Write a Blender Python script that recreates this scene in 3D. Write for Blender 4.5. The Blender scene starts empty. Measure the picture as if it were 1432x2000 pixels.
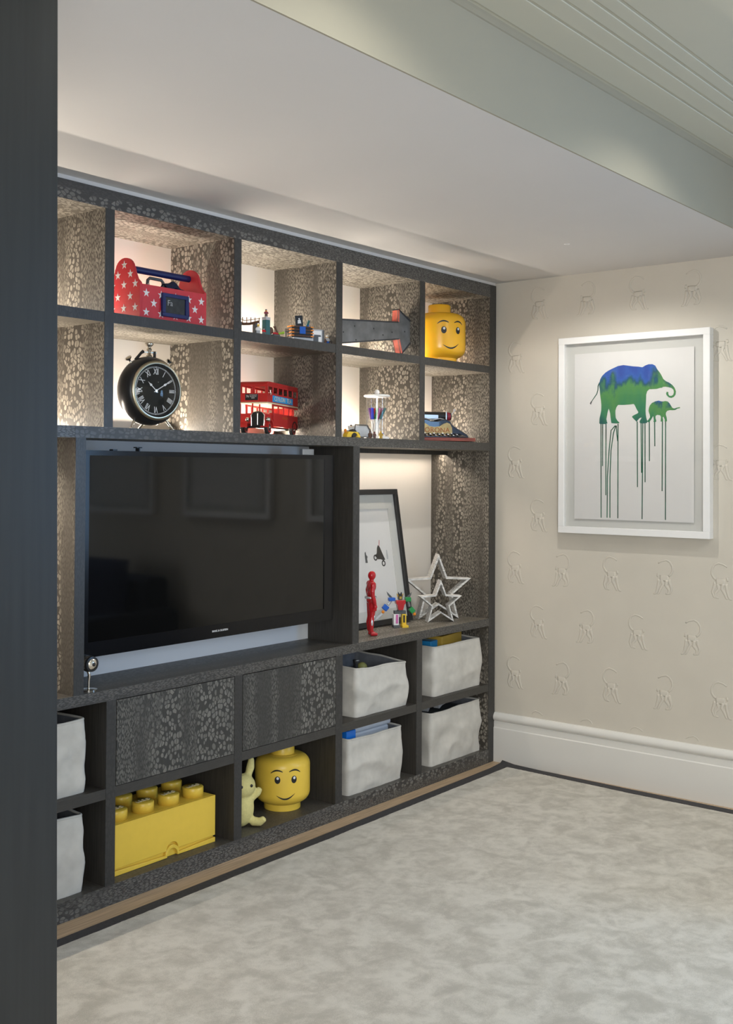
import bpy, bmesh, math, random
from mathutils import Vector, Matrix, noise
random.seed(7)
PI = math.pi
SC = bpy.context.scene
COL = SC.collection
# ------------------------------------------------------------------ camera
cd = bpy.data.cameras.new('camera'); cam = bpy.data.objects.new('camera', cd); COL.objects.link(cam)
FWD = Vector((0.78157352, 0.62362917, 0.01514905)); RGT = Vector((0.62362207, -0.78170471, 0.00576696)); UPV = Vector((-0.01543853, -0.00493997, 0.99986862))
M = Matrix.Identity(4)
for i in range(3):
    M[i][0] = RGT[i]; M[i][1] = UPV[i]; M[i][2] = -FWD[i]
M.translation = Vector((-5.01054, -3.12603, 1.52492))
cam.matrix_world = M
cd.sensor_fit = 'VERTICAL'; cd.sensor_height = 36.0; cd.lens = 2170.97 / 2000 * 36.0
cd.shift_y = -(1000 - 884.70) / 2000
cd.clip_start = 0.05
SC.camera = cam
# ------------------------------------------------------------------ world, exposure, lights
w = bpy.data.worlds.new('world'); SC.world = w; w.use_nodes = True
w.node_tree.nodes['Background'].inputs[0].default_value = (0.75, 0.85, 1.0, 1)
w.node_tree.nodes['Background'].inputs[1].default_value = 0.6
SC.view_settings.view_transform = 'Standard'; SC.view_settings.look = 'None'
SC.view_settings.gamma = 1.0; SC.view_settings.use_curve_mapping = False
SC.view_settings.exposure = 0.0

def area(name, loc, direction, sx, sy, power, col, spread=PI, parent=None):
    l = bpy.data.lights.new(name, 'AREA'); l.shape = 'RECTANGLE'; l.size = sx; l.size_y = sy
    l.energy = power; l.color = col; l.spread = spread
    o = bpy.data.objects.new(name, l); COL.objects.link(o)
    d = Vector(direction).normalized()
    up = Vector((0, 0, 1)) if abs(d.z) < 0.9 else Vector((0, 1, 0))
    z = -d; x = up.cross(z).normalized(); y = z.cross(x)
    m = Matrix.Identity(4)
    for i in range(3):
        m[i][0] = x[i]; m[i][1] = y[i]; m[i][2] = z[i]
    m.translation = Vector(loc); o.matrix_world = m
    return o

def spot(name, loc, target, power, col, angle, blend=0.6, radius=0.03):
    l = bpy.data.lights.new(name, 'SPOT'); l.energy = power; l.color = col; l.spot_size = math.radians(angle)
    l.spot_blend = blend; l.shadow_soft_size = radius
    o = bpy.data.objects.new(name, l); COL.objects.link(o)
    d = Vector(target) - Vector(loc)
    o.rotation_euler = d.to_track_quat('-Z', 'Y').to_euler(); o.location = loc
    return o

# daylight through the window in the right wall (beyond the frame, nearer the viewer)
area('daylight', (-0.03, -4.15, 1.60), (-1, 0.1, -0.05), 1.3, 1.4, 88, (0.33, 0.60, 1.0))
# added soft fill lamp on the hall side behind the viewer, no window there
area('hall_fill', (-6.40, -4.2, 1.55), (0.90, 0.46, -0.26), 2.2, 1.9, 200, (0.95, 0.98, 1.0))
# recessed downlights in the high ceiling, the last three added for brightness; fixtures are built with the ceiling
DOWN = [(-1.50, -2.00), (-3.10, -1.96), (-1.1, -3.1), (-2.4, -3.2), (-3.9, -3.3)]
WARM = (1.0, 0.93, 0.82)
for (dx, dy) in DOWN[:2]:
    spot('downlight', (dx, dy, 2.752), (dx, dy + 0.55, 0), 16, (1.0, 0.98, 0.88), 142, 0.5, 0.04)
spot('downlight', (-1.1, -3.1, 2.752), (-0.6, -1.1, 0), 125, (0.98, 0.98, 0.97), 66, 1.0, 0.05)  # added lamp out of view, aimed to brighten the far carpet
for (dx, dy) in DOWN[3:]:
    spot('downlight', (dx, dy, 2.752), (dx, dy, 0), 88, (0.98, 0.98, 0.97), 84, 0.8, 0.05)  # added lamps out of view that lift the carpet and its bounce
# pinhole downlight in the low ceiling in front of the elephant picture
spot('picture_light', (-0.69, -0.79, 2.508), (-0.66, -0.79, 0.0), 30, (1.0, 0.98, 0.92), 158, 0.5, 0.012)
LEDC = (1.0, 0.88, 0.735)
LED_UP, LED_MID = 3.9, 3.6

# ------------------------------------------------------------------ materials
def mat(name, col, rough=0.5, metal=0.0, var=0.05, scale=25.0, bump=0.0, bscale=60.0, spec=0.5, coat=0.0, trans=0.0, ior=1.45, emit=None, estr=0.0, stretch=None):
    m = bpy.data.materials.new(name); m.use_nodes = True
    nt = m.node_tree; b = nt.nodes['Principled BSDF']
    b.inputs['Roughness'].default_value = rough; b.inputs['Metallic'].default_value = metal
    b.inputs['Specular IOR Level'].default_value = spec; b.inputs['Coat Weight'].default_value = coat
    b.inputs['Transmission Weight'].default_value = trans; b.inputs['IOR'].default_value = ior
    tc = nt.nodes.new('ShaderNodeTexCoord'); out = tc.outputs['Object']
    if stretch:
        mp = nt.nodes.new('ShaderNodeMapping'); mp.inputs['Scale'].default_value = stretch
        nt.links.new(out, mp.inputs['Vector']); out = mp.outputs['Vector']
    n = nt.nodes.new('ShaderNodeTexNoise'); n.inputs['Scale'].default_value = scale; n.inputs['Detail'].default_value = 3
    nt.links.new(out, n.inputs['Vector'])
    r = nt.nodes.new('ShaderNodeValToRGB')
    r.color_ramp.elements[0].position = 0.3; r.color_ramp.elements[1].position = 0.7
    r.color_ramp.elements[0].color = tuple(c * (1 - var) for c in col) + (1,)
    r.color_ramp.elements[1].color = tuple(min(1, c * (1 + var)) for c in col) + (1,)
    nt.links.new(n.outputs['Fac'], r.inputs['Fac']); nt.links.new(r.outputs['Color'], b.inputs['Base Color'])
    if emit:
        b.inputs['Emission Color'].default_value = tuple(emit) + (1,); b.inputs['Emission Strength'].default_value = estr
    if bump:
        n2 = nt.nodes.new('ShaderNodeTexNoise'); n2.inputs['Scale'].default_value = bscale; n2.inputs['Detail'].default_value = 4
        nt.links.new(out, n2.inputs['Vector'])
        bp = nt.nodes.new('ShaderNodeBump'); bp.inputs['Strength'].default_value = bump; bp.inputs['Distance'].default_value = 0.01
        nt.links.new(n2.outputs['Fac'], bp.inputs['Height']); nt.links.new(bp.outputs['Normal'], b.inputs['Normal'])
    return m

def lace(name, mode, fine=1.0, big=1.0, dark=(0.066, 0.058, 0.048), light=(0.30, 0.27, 0.225), rough=0.42):
    """figured lacewood veneer: light flecks on dark ground; size of the flecks changes in bands across the grain"""
    m = bpy.data.materials.new(name); m.use_nodes = True; nt = m.node_tree; L = nt.links.new
    b = nt.nodes['Principled BSDF']; b.inputs['Specular IOR Level'].default_value = 0.34
    def N(t, **k):
        n = nt.nodes.new('ShaderNode' + t)
        for a, v in k.items(): setattr(n, a, v)
        return n
    def math_(op, a, bb=None, c=None, clamp=False):
        n = N('Math', operation=op); n.use_clamp = clamp
        for i, v in enumerate((a, bb, c)):
            if v is None: continue
            if isinstance(v, (int, float)): n.inputs[i].default_value = v
            else: L(v, n.inputs[i])
        return n.outputs[0]
    g = N('NewGeometry'); oi = N('ObjectInfo'); s = N('SeparateXYZ'); L(g.outputs['Position'], s.inputs[0])
    rnd = math_('MULTIPLY', oi.outputs['Random'], 7.3)
    if mode == 'V': u = math_('ADD', s.outputs[0], s.outputs[1]); v = s.outputs[2]
    else: u = math_('ADD', s.outputs[1], s.outputs[2]); v = s.outputs[0]
    u = math_('ADD', u, rnd)
    # wavy distortion
    c0 = N('CombineXYZ'); L(u, c0.inputs[0]); L(v, c0.inputs[1])
    nz = N('TexNoise'); nz.inputs['Scale'].default_value = 9; nz.inputs['Detail'].default_value = 2; L(c0.outputs[0], nz.inputs['Vector'])
    wob = math_('MULTIPLY', math_('SUBTRACT', nz.outputs['Fac'], 0.5), 0.035)
    uw = math_('ADD', u, wob)
    # bands across the grain
    cb = N('CombineXYZ'); L(math_('MULTIPLY', uw, 5.2), cb.inputs[0]); L(math_('MULTIPLY', v, 0.25), cb.inputs[1]); L(rnd, cb.inputs[2])
    nb = N('TexNoise'); nb.inputs['Scale'].default_value = 1.0; nb.inputs['Detail'].default_value = 1; L(cb.outputs[0], nb.inputs['Vector'])
    band = N('MapRange'); band.interpolation_type = 'SMOOTHSTEP'; L(nb.outputs['Fac'], band.inputs[0])
    band.inputs[1].default_value = 0.525; band.inputs[2].default_value = 0.565
    cb2 = N('CombineXYZ'); L(math_('MULTIPLY', uw, 11.0), cb2.inputs[0]); L(math_('MULTIPLY', v, 0.4), cb2.inputs[1]); L(math_('ADD', rnd, 3.0), cb2.inputs[2])
    nb2 = N('TexNoise'); nb2.inputs['Scale'].default_value = 1.0; nb2.inputs['Detail'].default_value = 1; L(cb2.outputs[0], nb2.inputs['Vector'])
    vis = N('MapRange'); vis.interpolation_type = 'SMOOTHSTEP'; L(nb2.outputs['Fac'], vis.inputs[0])
    vis.inputs[1].default_value = 0.36; vis.inputs[2].default_value = 0.56; vis.inputs[3].default_value = 0.16; vis.inputs[4].default_value = 1.0
    def cells(su, sv, r1, soft, drop, gap):
        cc = N('CombineXYZ'); L(math_('MULTIPLY', uw, su), cc.inputs[0]); L(math_('MULTIPLY', v, sv), cc.inputs[1])
        e = N('TexVoronoi', feature='DISTANCE_TO_EDGE', voronoi_dimensions='2D'); e.inputs['Scale'].default_value = 1; L(cc.outputs[0], e.inputs['Vector'])
        f = N('TexVoronoi', feature='F1', voronoi_dimensions='2D'); f.inputs['Scale'].default_value = 1; L(cc.outputs[0], f.inputs['Vector'])
        sp = N('SeparateColor'); L(f.outputs['Color'], sp.inputs[0])
        rad = math_('MULTIPLY_ADD', sp.outputs[2], 0.26, r1)
        blob = math_('MULTIPLY', math_('SUBTRACT', rad, f.outputs['Distance']), 1.0 / soft, None, True)
        edge = math_('MULTIPLY', math_('SUBTRACT', e.outputs['Distance'], gap), 1.0 / soft, None, True)
        keep = math_('GREATER_THAN', sp.outputs[0], drop)
        shade = math_('MULTIPLY_ADD', sp.outputs[1], 0.5, 0.55)
        return math_('MULTIPLY', math_('MULTIPLY', math_('MULTIPLY', blob, edge), keep), shade)
    A = math_('MULTIPLY', cells(215, 50, 0.34, 0.10, 0.04, 0.09), math_('MULTIPLY', vis.outputs[0], fine))
    B = math_('MULTIPLY', cells(64, 44, 0.33, 0.05, 0.10, 0.055), big)
    mx = N('Mix', data_type='FLOAT'); L(band.outputs[0], mx.inputs[0]); L(A, mx.inputs[2]); L(B, mx.inputs[3])
    msk = mx.outputs[0]
    # fine straight grain
    cg = N('CombineXYZ'); L(math_('MULTIPLY', u, 420), cg.inputs[0]); L(math_('MULTIPLY', v, 12), cg.inputs[1])
    ng = N('TexNoise'); ng.inputs['Scale'].default_value = 1; ng.inputs['Detail'].default_value = 2; L(cg.outputs[0], ng.inputs['Vector'])
    gr = math_('MULTIPLY_ADD', ng.outputs['Fac'], 0.7, 0.65)
    mc = N('Mix', data_type='RGBA'); L(msk, mc.inputs[0]); mc.inputs[6].default_value = dark + (1,); mc.inputs[7].default_value = light + (1,)
    hs = N('HueSaturation'); L(mc.outputs[2], hs.inputs['Color']); L(gr, hs.inputs['Value'])
    L(hs.outputs[0], b.inputs['Base Color'])
    L(math_('SUBTRACT', rough + 0.08, math_('MULTIPLY', msk, 0.16)), b.inputs['Roughness'])
    bp = N('Bump'); bp.inputs['Strength'].default_value = 0.25; bp.inputs['Distance'].default_value = 0.0012; L(msk, bp.inputs['Height'])
    L(bp.outputs[0], b.inputs['Normal'])
    return m

MT = {}
MT['lace_v'] = lace('lacewood_vertical', 'V')
MT['lace_h_lit'] = lace('lacewood_horizontal_lit', 'H', 1.0, 0.8, dark=(0.10, 0.088, 0.07), light=(0.40, 0.365, 0.31))  # same veneer lightened: LED light and grazing sheen put into the colour
MT['lace_counter'] = lace('lacewood_counter', 'H', 0.35, 0.25, dark=(0.062, 0.057, 0.050), light=(0.16, 0.15, 0.13), rough=0.34)
MT['lace_drawer_dimmed'] = lace('lacewood_drawer_dimmed', 'V', 1.0, 1.0, dark=(0.046, 0.043, 0.038), light=(0.185, 0.175, 0.155))  # same veneer darkened: weaker sheen on the drawers put into the colour
MT['lace_edge_v'] = lace('lacewood_edge_vertical', 'V', 0.25, 0.2, dark=(0.040, 0.038, 0.036), light=(0.095, 0.09, 0.083), rough=0.30)
MT['lace_edge_h'] = lace('lacewood_edge_horizontal', 'H', 0.9, 0.9, dark=(0.058, 0.054, 0.05), light=(0.20, 0.19, 0.172), rough=0.30)
MT['lace_fine_h'] = lace('lacewood_fine_edge', 'H', 0.9, 0.35, dark=(0.052, 0.048, 0.044), light=(0.165, 0.155, 0.14), rough=0.30)
MT['plain_edge'] = lace('dark_oak_rail', 'H', 0.22, 0.05, dark=(0.050, 0.046, 0.041), light=(0.10, 0.094, 0.085), rough=0.32)
MT['ceiling'] = mat('ceiling_paint', (0.605, 0.588, 0.575), 0.75, var=0.01, scale=3, bump=0.02, bscale=200)
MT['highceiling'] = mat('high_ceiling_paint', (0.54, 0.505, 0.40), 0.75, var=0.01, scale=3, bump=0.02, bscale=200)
MT['step'] = mat('high_ceiling_paint_shaded', (0.34, 0.308, 0.235), 0.75, var=0.01, scale=3, bump=0.02, bscale=200)  # high ceiling paint darkened: shade on the step put into the colour
MT['wallpaper'] = mat('embossed_wallpaper', (0.60, 0.555, 0.48), 0.6, var=0.02, scale=6, bump=0.04, bscale=350)
MT['skirting'] = mat('satin_white_skirting', (0.72, 0.70, 0.66), 0.35, var=0.01, scale=4)
MT['cream'] = mat('cream_back_panel', (0.70, 0.64, 0.57), 0.6, var=0.01, scale=4)
MT['tvback'] = mat('white_back_panel', (0.72, 0.73, 0.75), 0.6, var=0.01, scale=4)
MT['darkin'] = mat('dark_cabinet_interior', (0.045, 0.04, 0.034), 0.5, var=0.25, scale=4, stretch=(40, 40, 2))
MT['jamb'] = mat('dark_stained_jamb', (0.017, 0.0175, 0.0175), 0.36, var=0.15, scale=3, stretch=(30, 30, 1.0))
MT['oak'] = mat('oak_floor', (0.48, 0.345, 0.22), 0.45, var=0.22, scale=5, stretch=(1.2, 22, 22), bump=0.05, bscale=30)
MT['border'] = mat('carpet_binding_tape', (0.045, 0.043, 0.046), 0.8, var=0.2, scale=90, bump=0.3, bscale=500)
MT['led'] = mat('led_diffuser', (0.9, 0.85, 0.75), 0.4, emit=(1.0, 0.83, 0.6), estr=3.0)
MT['lens'] = mat('lit_lens', (0.9, 0.9, 0.85), 0.4, emit=(1.0, 0.96, 0.88), estr=6.0)
MT['alu'] = mat('aluminium_profile', (0.55, 0.55, 0.55), 0.35, 1.0)
MT['chrome'] = mat('polished_nickel', (0.72, 0.68, 0.62), 0.12, 1.0, var=0.02)
MT['brass'] = mat('aged_brass', (0.55, 0.49, 0.36), 0.3, 1.0, var=0.05)
MT['black'] = mat('black_plastic', (0.016, 0.016, 0.017), 0.35, var=0.1)
MT['blacksat'] = mat('black_satin_metal', (0.022, 0.023, 0.026), 0.32, 0.2, var=0.05)
MT['screen'] = mat('tv_glass', (0.004, 0.004, 0.004), 0.05, var=0.02, spec=0.5, ior=1.5)
MT['tvframe'] = mat('gloss_black_bezel', (0.006, 0.006, 0.007), 0.16, var=0.02, spec=0.35)
MT['white'] = mat('white_lacquer', (0.84, 0.83, 0.82), 0.35, var=0.01)
MT['paper'] = mat('white_paper', (0.73, 0.715, 0.70), 0.8, var=0.01, scale=60)
MT['mount'] = mat('off_white_mount', (0.61, 0.605, 0.575), 0.85, var=0.01, scale=60)
MT['red'] = mat('red_paint', (0.56, 0.035, 0.045), 0.45, var=0.05)
MT['busred'] = mat('bus_red_enamel', (0.46, 0.022, 0.02), 0.35, var=0.06, scale=40)
MT['gloss_red'] = mat('glossy_red_plastic', (0.46, 0.012, 0.018), 0.2, var=0.06, coat=0.3)
MT['navy'] = mat('navy_paint', (0.012, 0.018, 0.10), 0.35, var=0.08)
MT['navycloth'] = mat('navy_fabric', (0.012, 0.016, 0.045), 0.9, var=0.2, scale=200, bump=0.2, bscale=600)
MT['slate'] = mat('chalkboard_slate', (0.035, 0.037, 0.037), 0.7, var=0.25, scale=40)
MT['starw'] = mat('star_print', (0.74, 0.74, 0.74), 0.5, var=0.03)
MT['chalk'] = mat('chalk', (0.4, 0.4, 0.4), 0.9)
MT['bluepanel'] = mat('advert_blue', (0.02, 0.29, 0.62), 0.4, var=0.03)
MT['creamprint'] = mat('cream_print', (0.66, 0.56, 0.36), 0.5, var=0.05)
MT['tyre'] = mat('black_rubber', (0.02, 0.019, 0.019), 0.6, var=0.15)
MT['grille'] = mat('grille_black', (0.012, 0.012, 0.012), 0.5)
MT['amber'] = mat('amber_yellow_plastic', (0.98, 0.52, 0.03), 0.26, var=0.02, coat=0.2)
MT['amber'].node_tree.nodes['Principled BSDF'].inputs['Subsurface Weight'].default_value = 0.35
MT['amber'].node_tree.nodes['Principled BSDF'].inputs['Subsurface Radius'].default_value = (0.05, 0.025, 0.005)
MT['yellow'] = mat('yellow_plastic', (0.82, 0.555, 0.07), 0.34, var=0.02)
MT['arrow'] = mat('zinc_arrow_face', (0.17, 0.175, 0.18), 0.36, 0.45, var=0.3, scale=14)
MT['arrowdk'] = mat('dark_arrow_edge', (0.05, 0.05, 0.055), 0.5, 0.4, var=0.3, scale=20)
MT['coral'] = mat('coral_red_lining', (0.62, 0.14, 0.10), 0.55, var=0.25, scale=30)
MT['milky'] = mat('milky_lid_plastic', (0.62, 0.68, 0.78), 0.3, var=0.03)
MT['blueplas'] = mat('blue_plastic_lid', (0.01, 0.16, 0.62), 0.3, var=0.04)
MT['linen'] = mat('linen_canvas', (0.56, 0.535, 0.49), 0.9, var=0.07, scale=22, bump=0.12, bscale=700)
MT['lining'] = mat('grey_basket_lining', (0.20, 0.21, 0.235), 0.85, var=0.12, scale=30)
MT['whitewash'] = mat('whitewashed_wood', (0.58, 0.57, 0.55), 0.75, var=0.42, scale=9, stretch=(3, 18, 18), bump=0.1)
MT['plush'] = mat('pale_yellow_plush', (0.70, 0.62, 0.26), 0.95, var=0.06, scale=120, bump=0.35, bscale=420)
MT['sofa'] = mat('dark_navy_velvet', (0.012, 0.014, 0.024), 0.85, var=0.2)
MT['gold'] = mat('gold_plastic', (0.55, 0.36, 0.08), 0.3, 0.6)
MT['brown'] = mat('brown_brick', (0.10, 0.045, 0.022), 0.4)
MT['teal'] = mat('teal_brick', (0.025, 0.12, 0.13), 0.4)
MT['ltgrey'] = mat('light_grey_brick', (0.45, 0.46, 0.48), 0.4)
MT['dkgrey'] = mat('dark_grey_brick', (0.09, 0.095, 0.10), 0.4)
MT['bluebrick'] = mat('blue_brick', (0.01, 0.10, 0.48), 0.35)
MT['greenbrick'] = mat('green_brick', (0.015, 0.25, 0.06), 0.35)
MT['yelbrick'] = mat('yellow_brick', (0.75, 0.50, 0.04), 0.35)
MT['pink'] = mat('pink_brick', (0.60, 0.16, 0.40), 0.35)
MT['orange'] = mat('orange_brick', (0.75, 0.24, 0.02), 0.35)
MT['tan'] = mat('tan_brick', (0.62, 0.46, 0.26), 0.4)
MT['silver'] = mat('silver_plastic', (0.60, 0.62, 0.66), 0.25, 0.5)
MT['purple'] = mat('purple_plastic', (0.13, 0.035, 0.22), 0.35)
MT['lime'] = mat('lime_plastic', (0.36, 0.58, 0.05), 0.35)
MT['olive'] = mat('olive_plastic', (0.30, 0.30, 0.10), 0.5)
MT['dial'] = mat('matt_black_dial', (0.020, 0.020, 0.018), 0.9, var=0.1, spec=0.1)
MT['cobalt'] = mat('cobalt_plastic', (0.012, 0.04, 0.58), 0.3)
MT['burg'] = mat('burgundy_plastic', (0.22, 0.02, 0.04), 0.35)
MT['penwhite'] = mat('white_pen_barrel', (0.74, 0.73, 0.71), 0.3)
MT['tin'] = mat('black_tin', (0.02, 0.022, 0.03), 0.25, 0.3, coat=0.4)
MT['woodred'] = mat('red_stained_wood', (0.22, 0.055, 0.035), 0.4, var=0.3, scale=8, stretch=(2, 20, 20))
MT['plateyel'] = mat('worn_gold_plate', (0.46, 0.36, 0.17), 0.5, var=0.25, scale=30)
MT['rust'] = mat('rust_lettering', (0.32, 0.10, 0.035), 0.6)
def thin(name, tint, refl):
    m = bpy.data.materials.new(name); m.use_nodes = True; nt = m.node_tree; nt.nodes.clear()
    o = nt.nodes.new('ShaderNodeOutputMaterial'); mx = nt.nodes.new('ShaderNodeMixShader')
    t = nt.nodes.new('ShaderNodeBsdfTransparent'); t.inputs[0].default_value = tint + (1,)
    g = nt.nodes.new('ShaderNodeBsdfGlossy'); g.inputs['Roughness'].default_value = 0.02
    lw = nt.nodes.new('ShaderNodeLayerWeight'); lw.inputs[0].default_value = 0.5
    pw = nt.nodes.new('ShaderNodeMath'); pw.operation = 'POWER'; pw.inputs[1].default_value = 4.0; nt.links.new(lw.outputs['Facing'], pw.inputs[0])
    f = nt.nodes.new('ShaderNodeMath'); f.operation = 'MULTIPLY_ADD'; f.inputs[1].default_value = 0.8; f.inputs[2].default_value = refl; nt.links.new(pw.outputs[0], f.inputs[0])
    nt.links.new(f.outputs[0], mx.inputs[0]); nt.links.new(t.outputs[0], mx.inputs[1]); nt.links.new(g.outputs[0], mx.inputs[2]); nt.links.new(mx.outputs[0], o.inputs[0])
    return m
MT['glassdome'] = thin('thin_glass', (0.985, 0.985, 0.985), 0.022)
MT['clear'] = thin('clear_acrylic', (0.95, 0.95, 0.95), 0.035)
MT['bookblue'] = mat('blue_box_print', (0.02, 0.22, 0.48), 0.35, var=0.12, scale=14)
MT['bookyel'] = mat('mustard_box_print', (0.55, 0.36, 0.06), 0.4, var=0.1, scale=8)
MT['bookteal'] = mat('pale_blue_print', (0.30, 0.50, 0.62), 0.4, var=0.1)

def carpet_mat():
    m = bpy.data.materials.new('velvet_pile'); m.use_nodes = True; nt = m.node_tree; L = nt.links.new
    b = nt.nodes['Principled BSDF']; b.inputs['Roughness'].default_value = 0.95
    b.inputs['Sheen Weight'].default_value = 0.25; b.inputs['Sheen Roughness'].default_value = 0.5
    tc = nt.nodes.new('ShaderNodeTexCoord')
    def nz(s, d, dist=0.0):
        n = nt.nodes.new('ShaderNodeTexNoise'); n.inputs['Scale'].default_value = s; n.inputs['Detail'].default_value = d
        n.inputs['Distortion'].default_value = dist; L(tc.outputs['Object'], n.inputs['Vector']); return n.outputs['Fac']
    def mth(op, a, bb):
        n = nt.nodes.new('ShaderNodeMath'); n.operation = op
        for i, v in enumerate((a, bb)):
            if isinstance(v, (int, float)): n.inputs[i].default_value = v
            else: L(v, n.inputs[i])
        return n.outputs[0]
    a = mth('ADD', mth('MULTIPLY', nz(9.0, 7, 0.8), 0.72), mth('MULTIPLY', nz(34, 5), 0.33))
    a = mth('ADD', a, mth('MULTIPLY', mth('SUBTRACT', nz(380, 3), 0.5), 0.42))
    r = nt.nodes.new('ShaderNodeValToRGB'); L(a, r.inputs[0]); e = r.color_ramp.elements
    e[0].position = 0.40; e[0].color = (0.395, 0.365, 0.305, 1); e[1].position = 0.64; e[1].color = (0.585, 0.55, 0.48, 1)
    L(r.outputs[0], b.inputs['Base Color'])
    bp = nt.nodes.new('ShaderNodeBump'); bp.inputs['Strength'].default_value = 0.35; bp.inputs['Distance'].default_value = 0.004
    L(mth('ADD', nz(650, 2), mth('MULTIPLY', nz(60, 3), 0.6)), bp.inputs['Height']); L(bp.outputs[0], b.inputs['Normal'])
    return m
MT['pile'] = carpet_mat()

def elephant_mat(lo, hi):
    m = bpy.data.materials.new('blue_green_watercolour'); m.use_nodes = True; nt = m.node_tree; L = nt.links.new
    b = nt.nodes['Principled BSDF']; b.inputs['Roughness'].default_value = 0.8
    tc = nt.nodes.new('ShaderNodeTexCoord'); s = nt.nodes.new('ShaderNodeSeparateXYZ'); L(tc.outputs['Object'], s.inputs[0])
    n = nt.nodes.new('ShaderNodeTexNoise'); n.inputs['Scale'].default_value = 13; n.inputs['Detail'].default_value = 5
    mp = nt.nodes.new('ShaderNodeMapping'); mp.inputs['Scale'].default_value = (1, 1.3, 0.55); L(tc.outputs['Object'], mp.inputs[0]); L(mp.outputs[0], n.inputs['Vector'])
    # flow of pigment: height in the sheet plus bleeding
    a = nt.nodes.new('ShaderNodeMath'); a.operation = 'MULTIPLY_ADD'; L(n.outputs['Fac'], a.inputs[0]); a.inputs[1].default_value = 0.30; L(s.outputs[2], a.inputs[2])
    r = nt.nodes.new('ShaderNodeValToRGB'); mr = nt.nodes.new('ShaderNodeMapRange'); L(a.outputs[0], mr.inputs[0])
    mr.inputs[1].default_value = lo; mr.inputs[2].default_value = hi; L(mr.outputs[0], r.inputs[0])
    cr = r.color_ramp; cr.elements[0].position = 0.0; cr.elements[0].color = (0.02, 0.10, 0.10, 1)
    cr.elements[1].position = 1.0; cr.elements[1].color = (0.03, 0.075, 0.34, 1)
    for p, c in ((0.22, (0.035, 0.20, 0.10)), (0.45, (0.065, 0.235, 0.085)), (0.64, (0.085, 0.26, 0.075)), (0.74, (0.02, 0.10, 0.13)), (0.84, (0.035, 0.11, 0.42))):
        e = cr.elements.new(p); e.color = c + (1,)
    L(r.outputs[0], b.inputs['Base Color'])
    return m
MT['eleph'] = elephant_mat(0.17, 0.50)
MT['calf'] = elephant_mat(0.13, 0.345)
MT['drip'] = mat('dark_teal_drip', (0.014, 0.095, 0.055), 0.8, var=0.6, scale=12)

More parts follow.
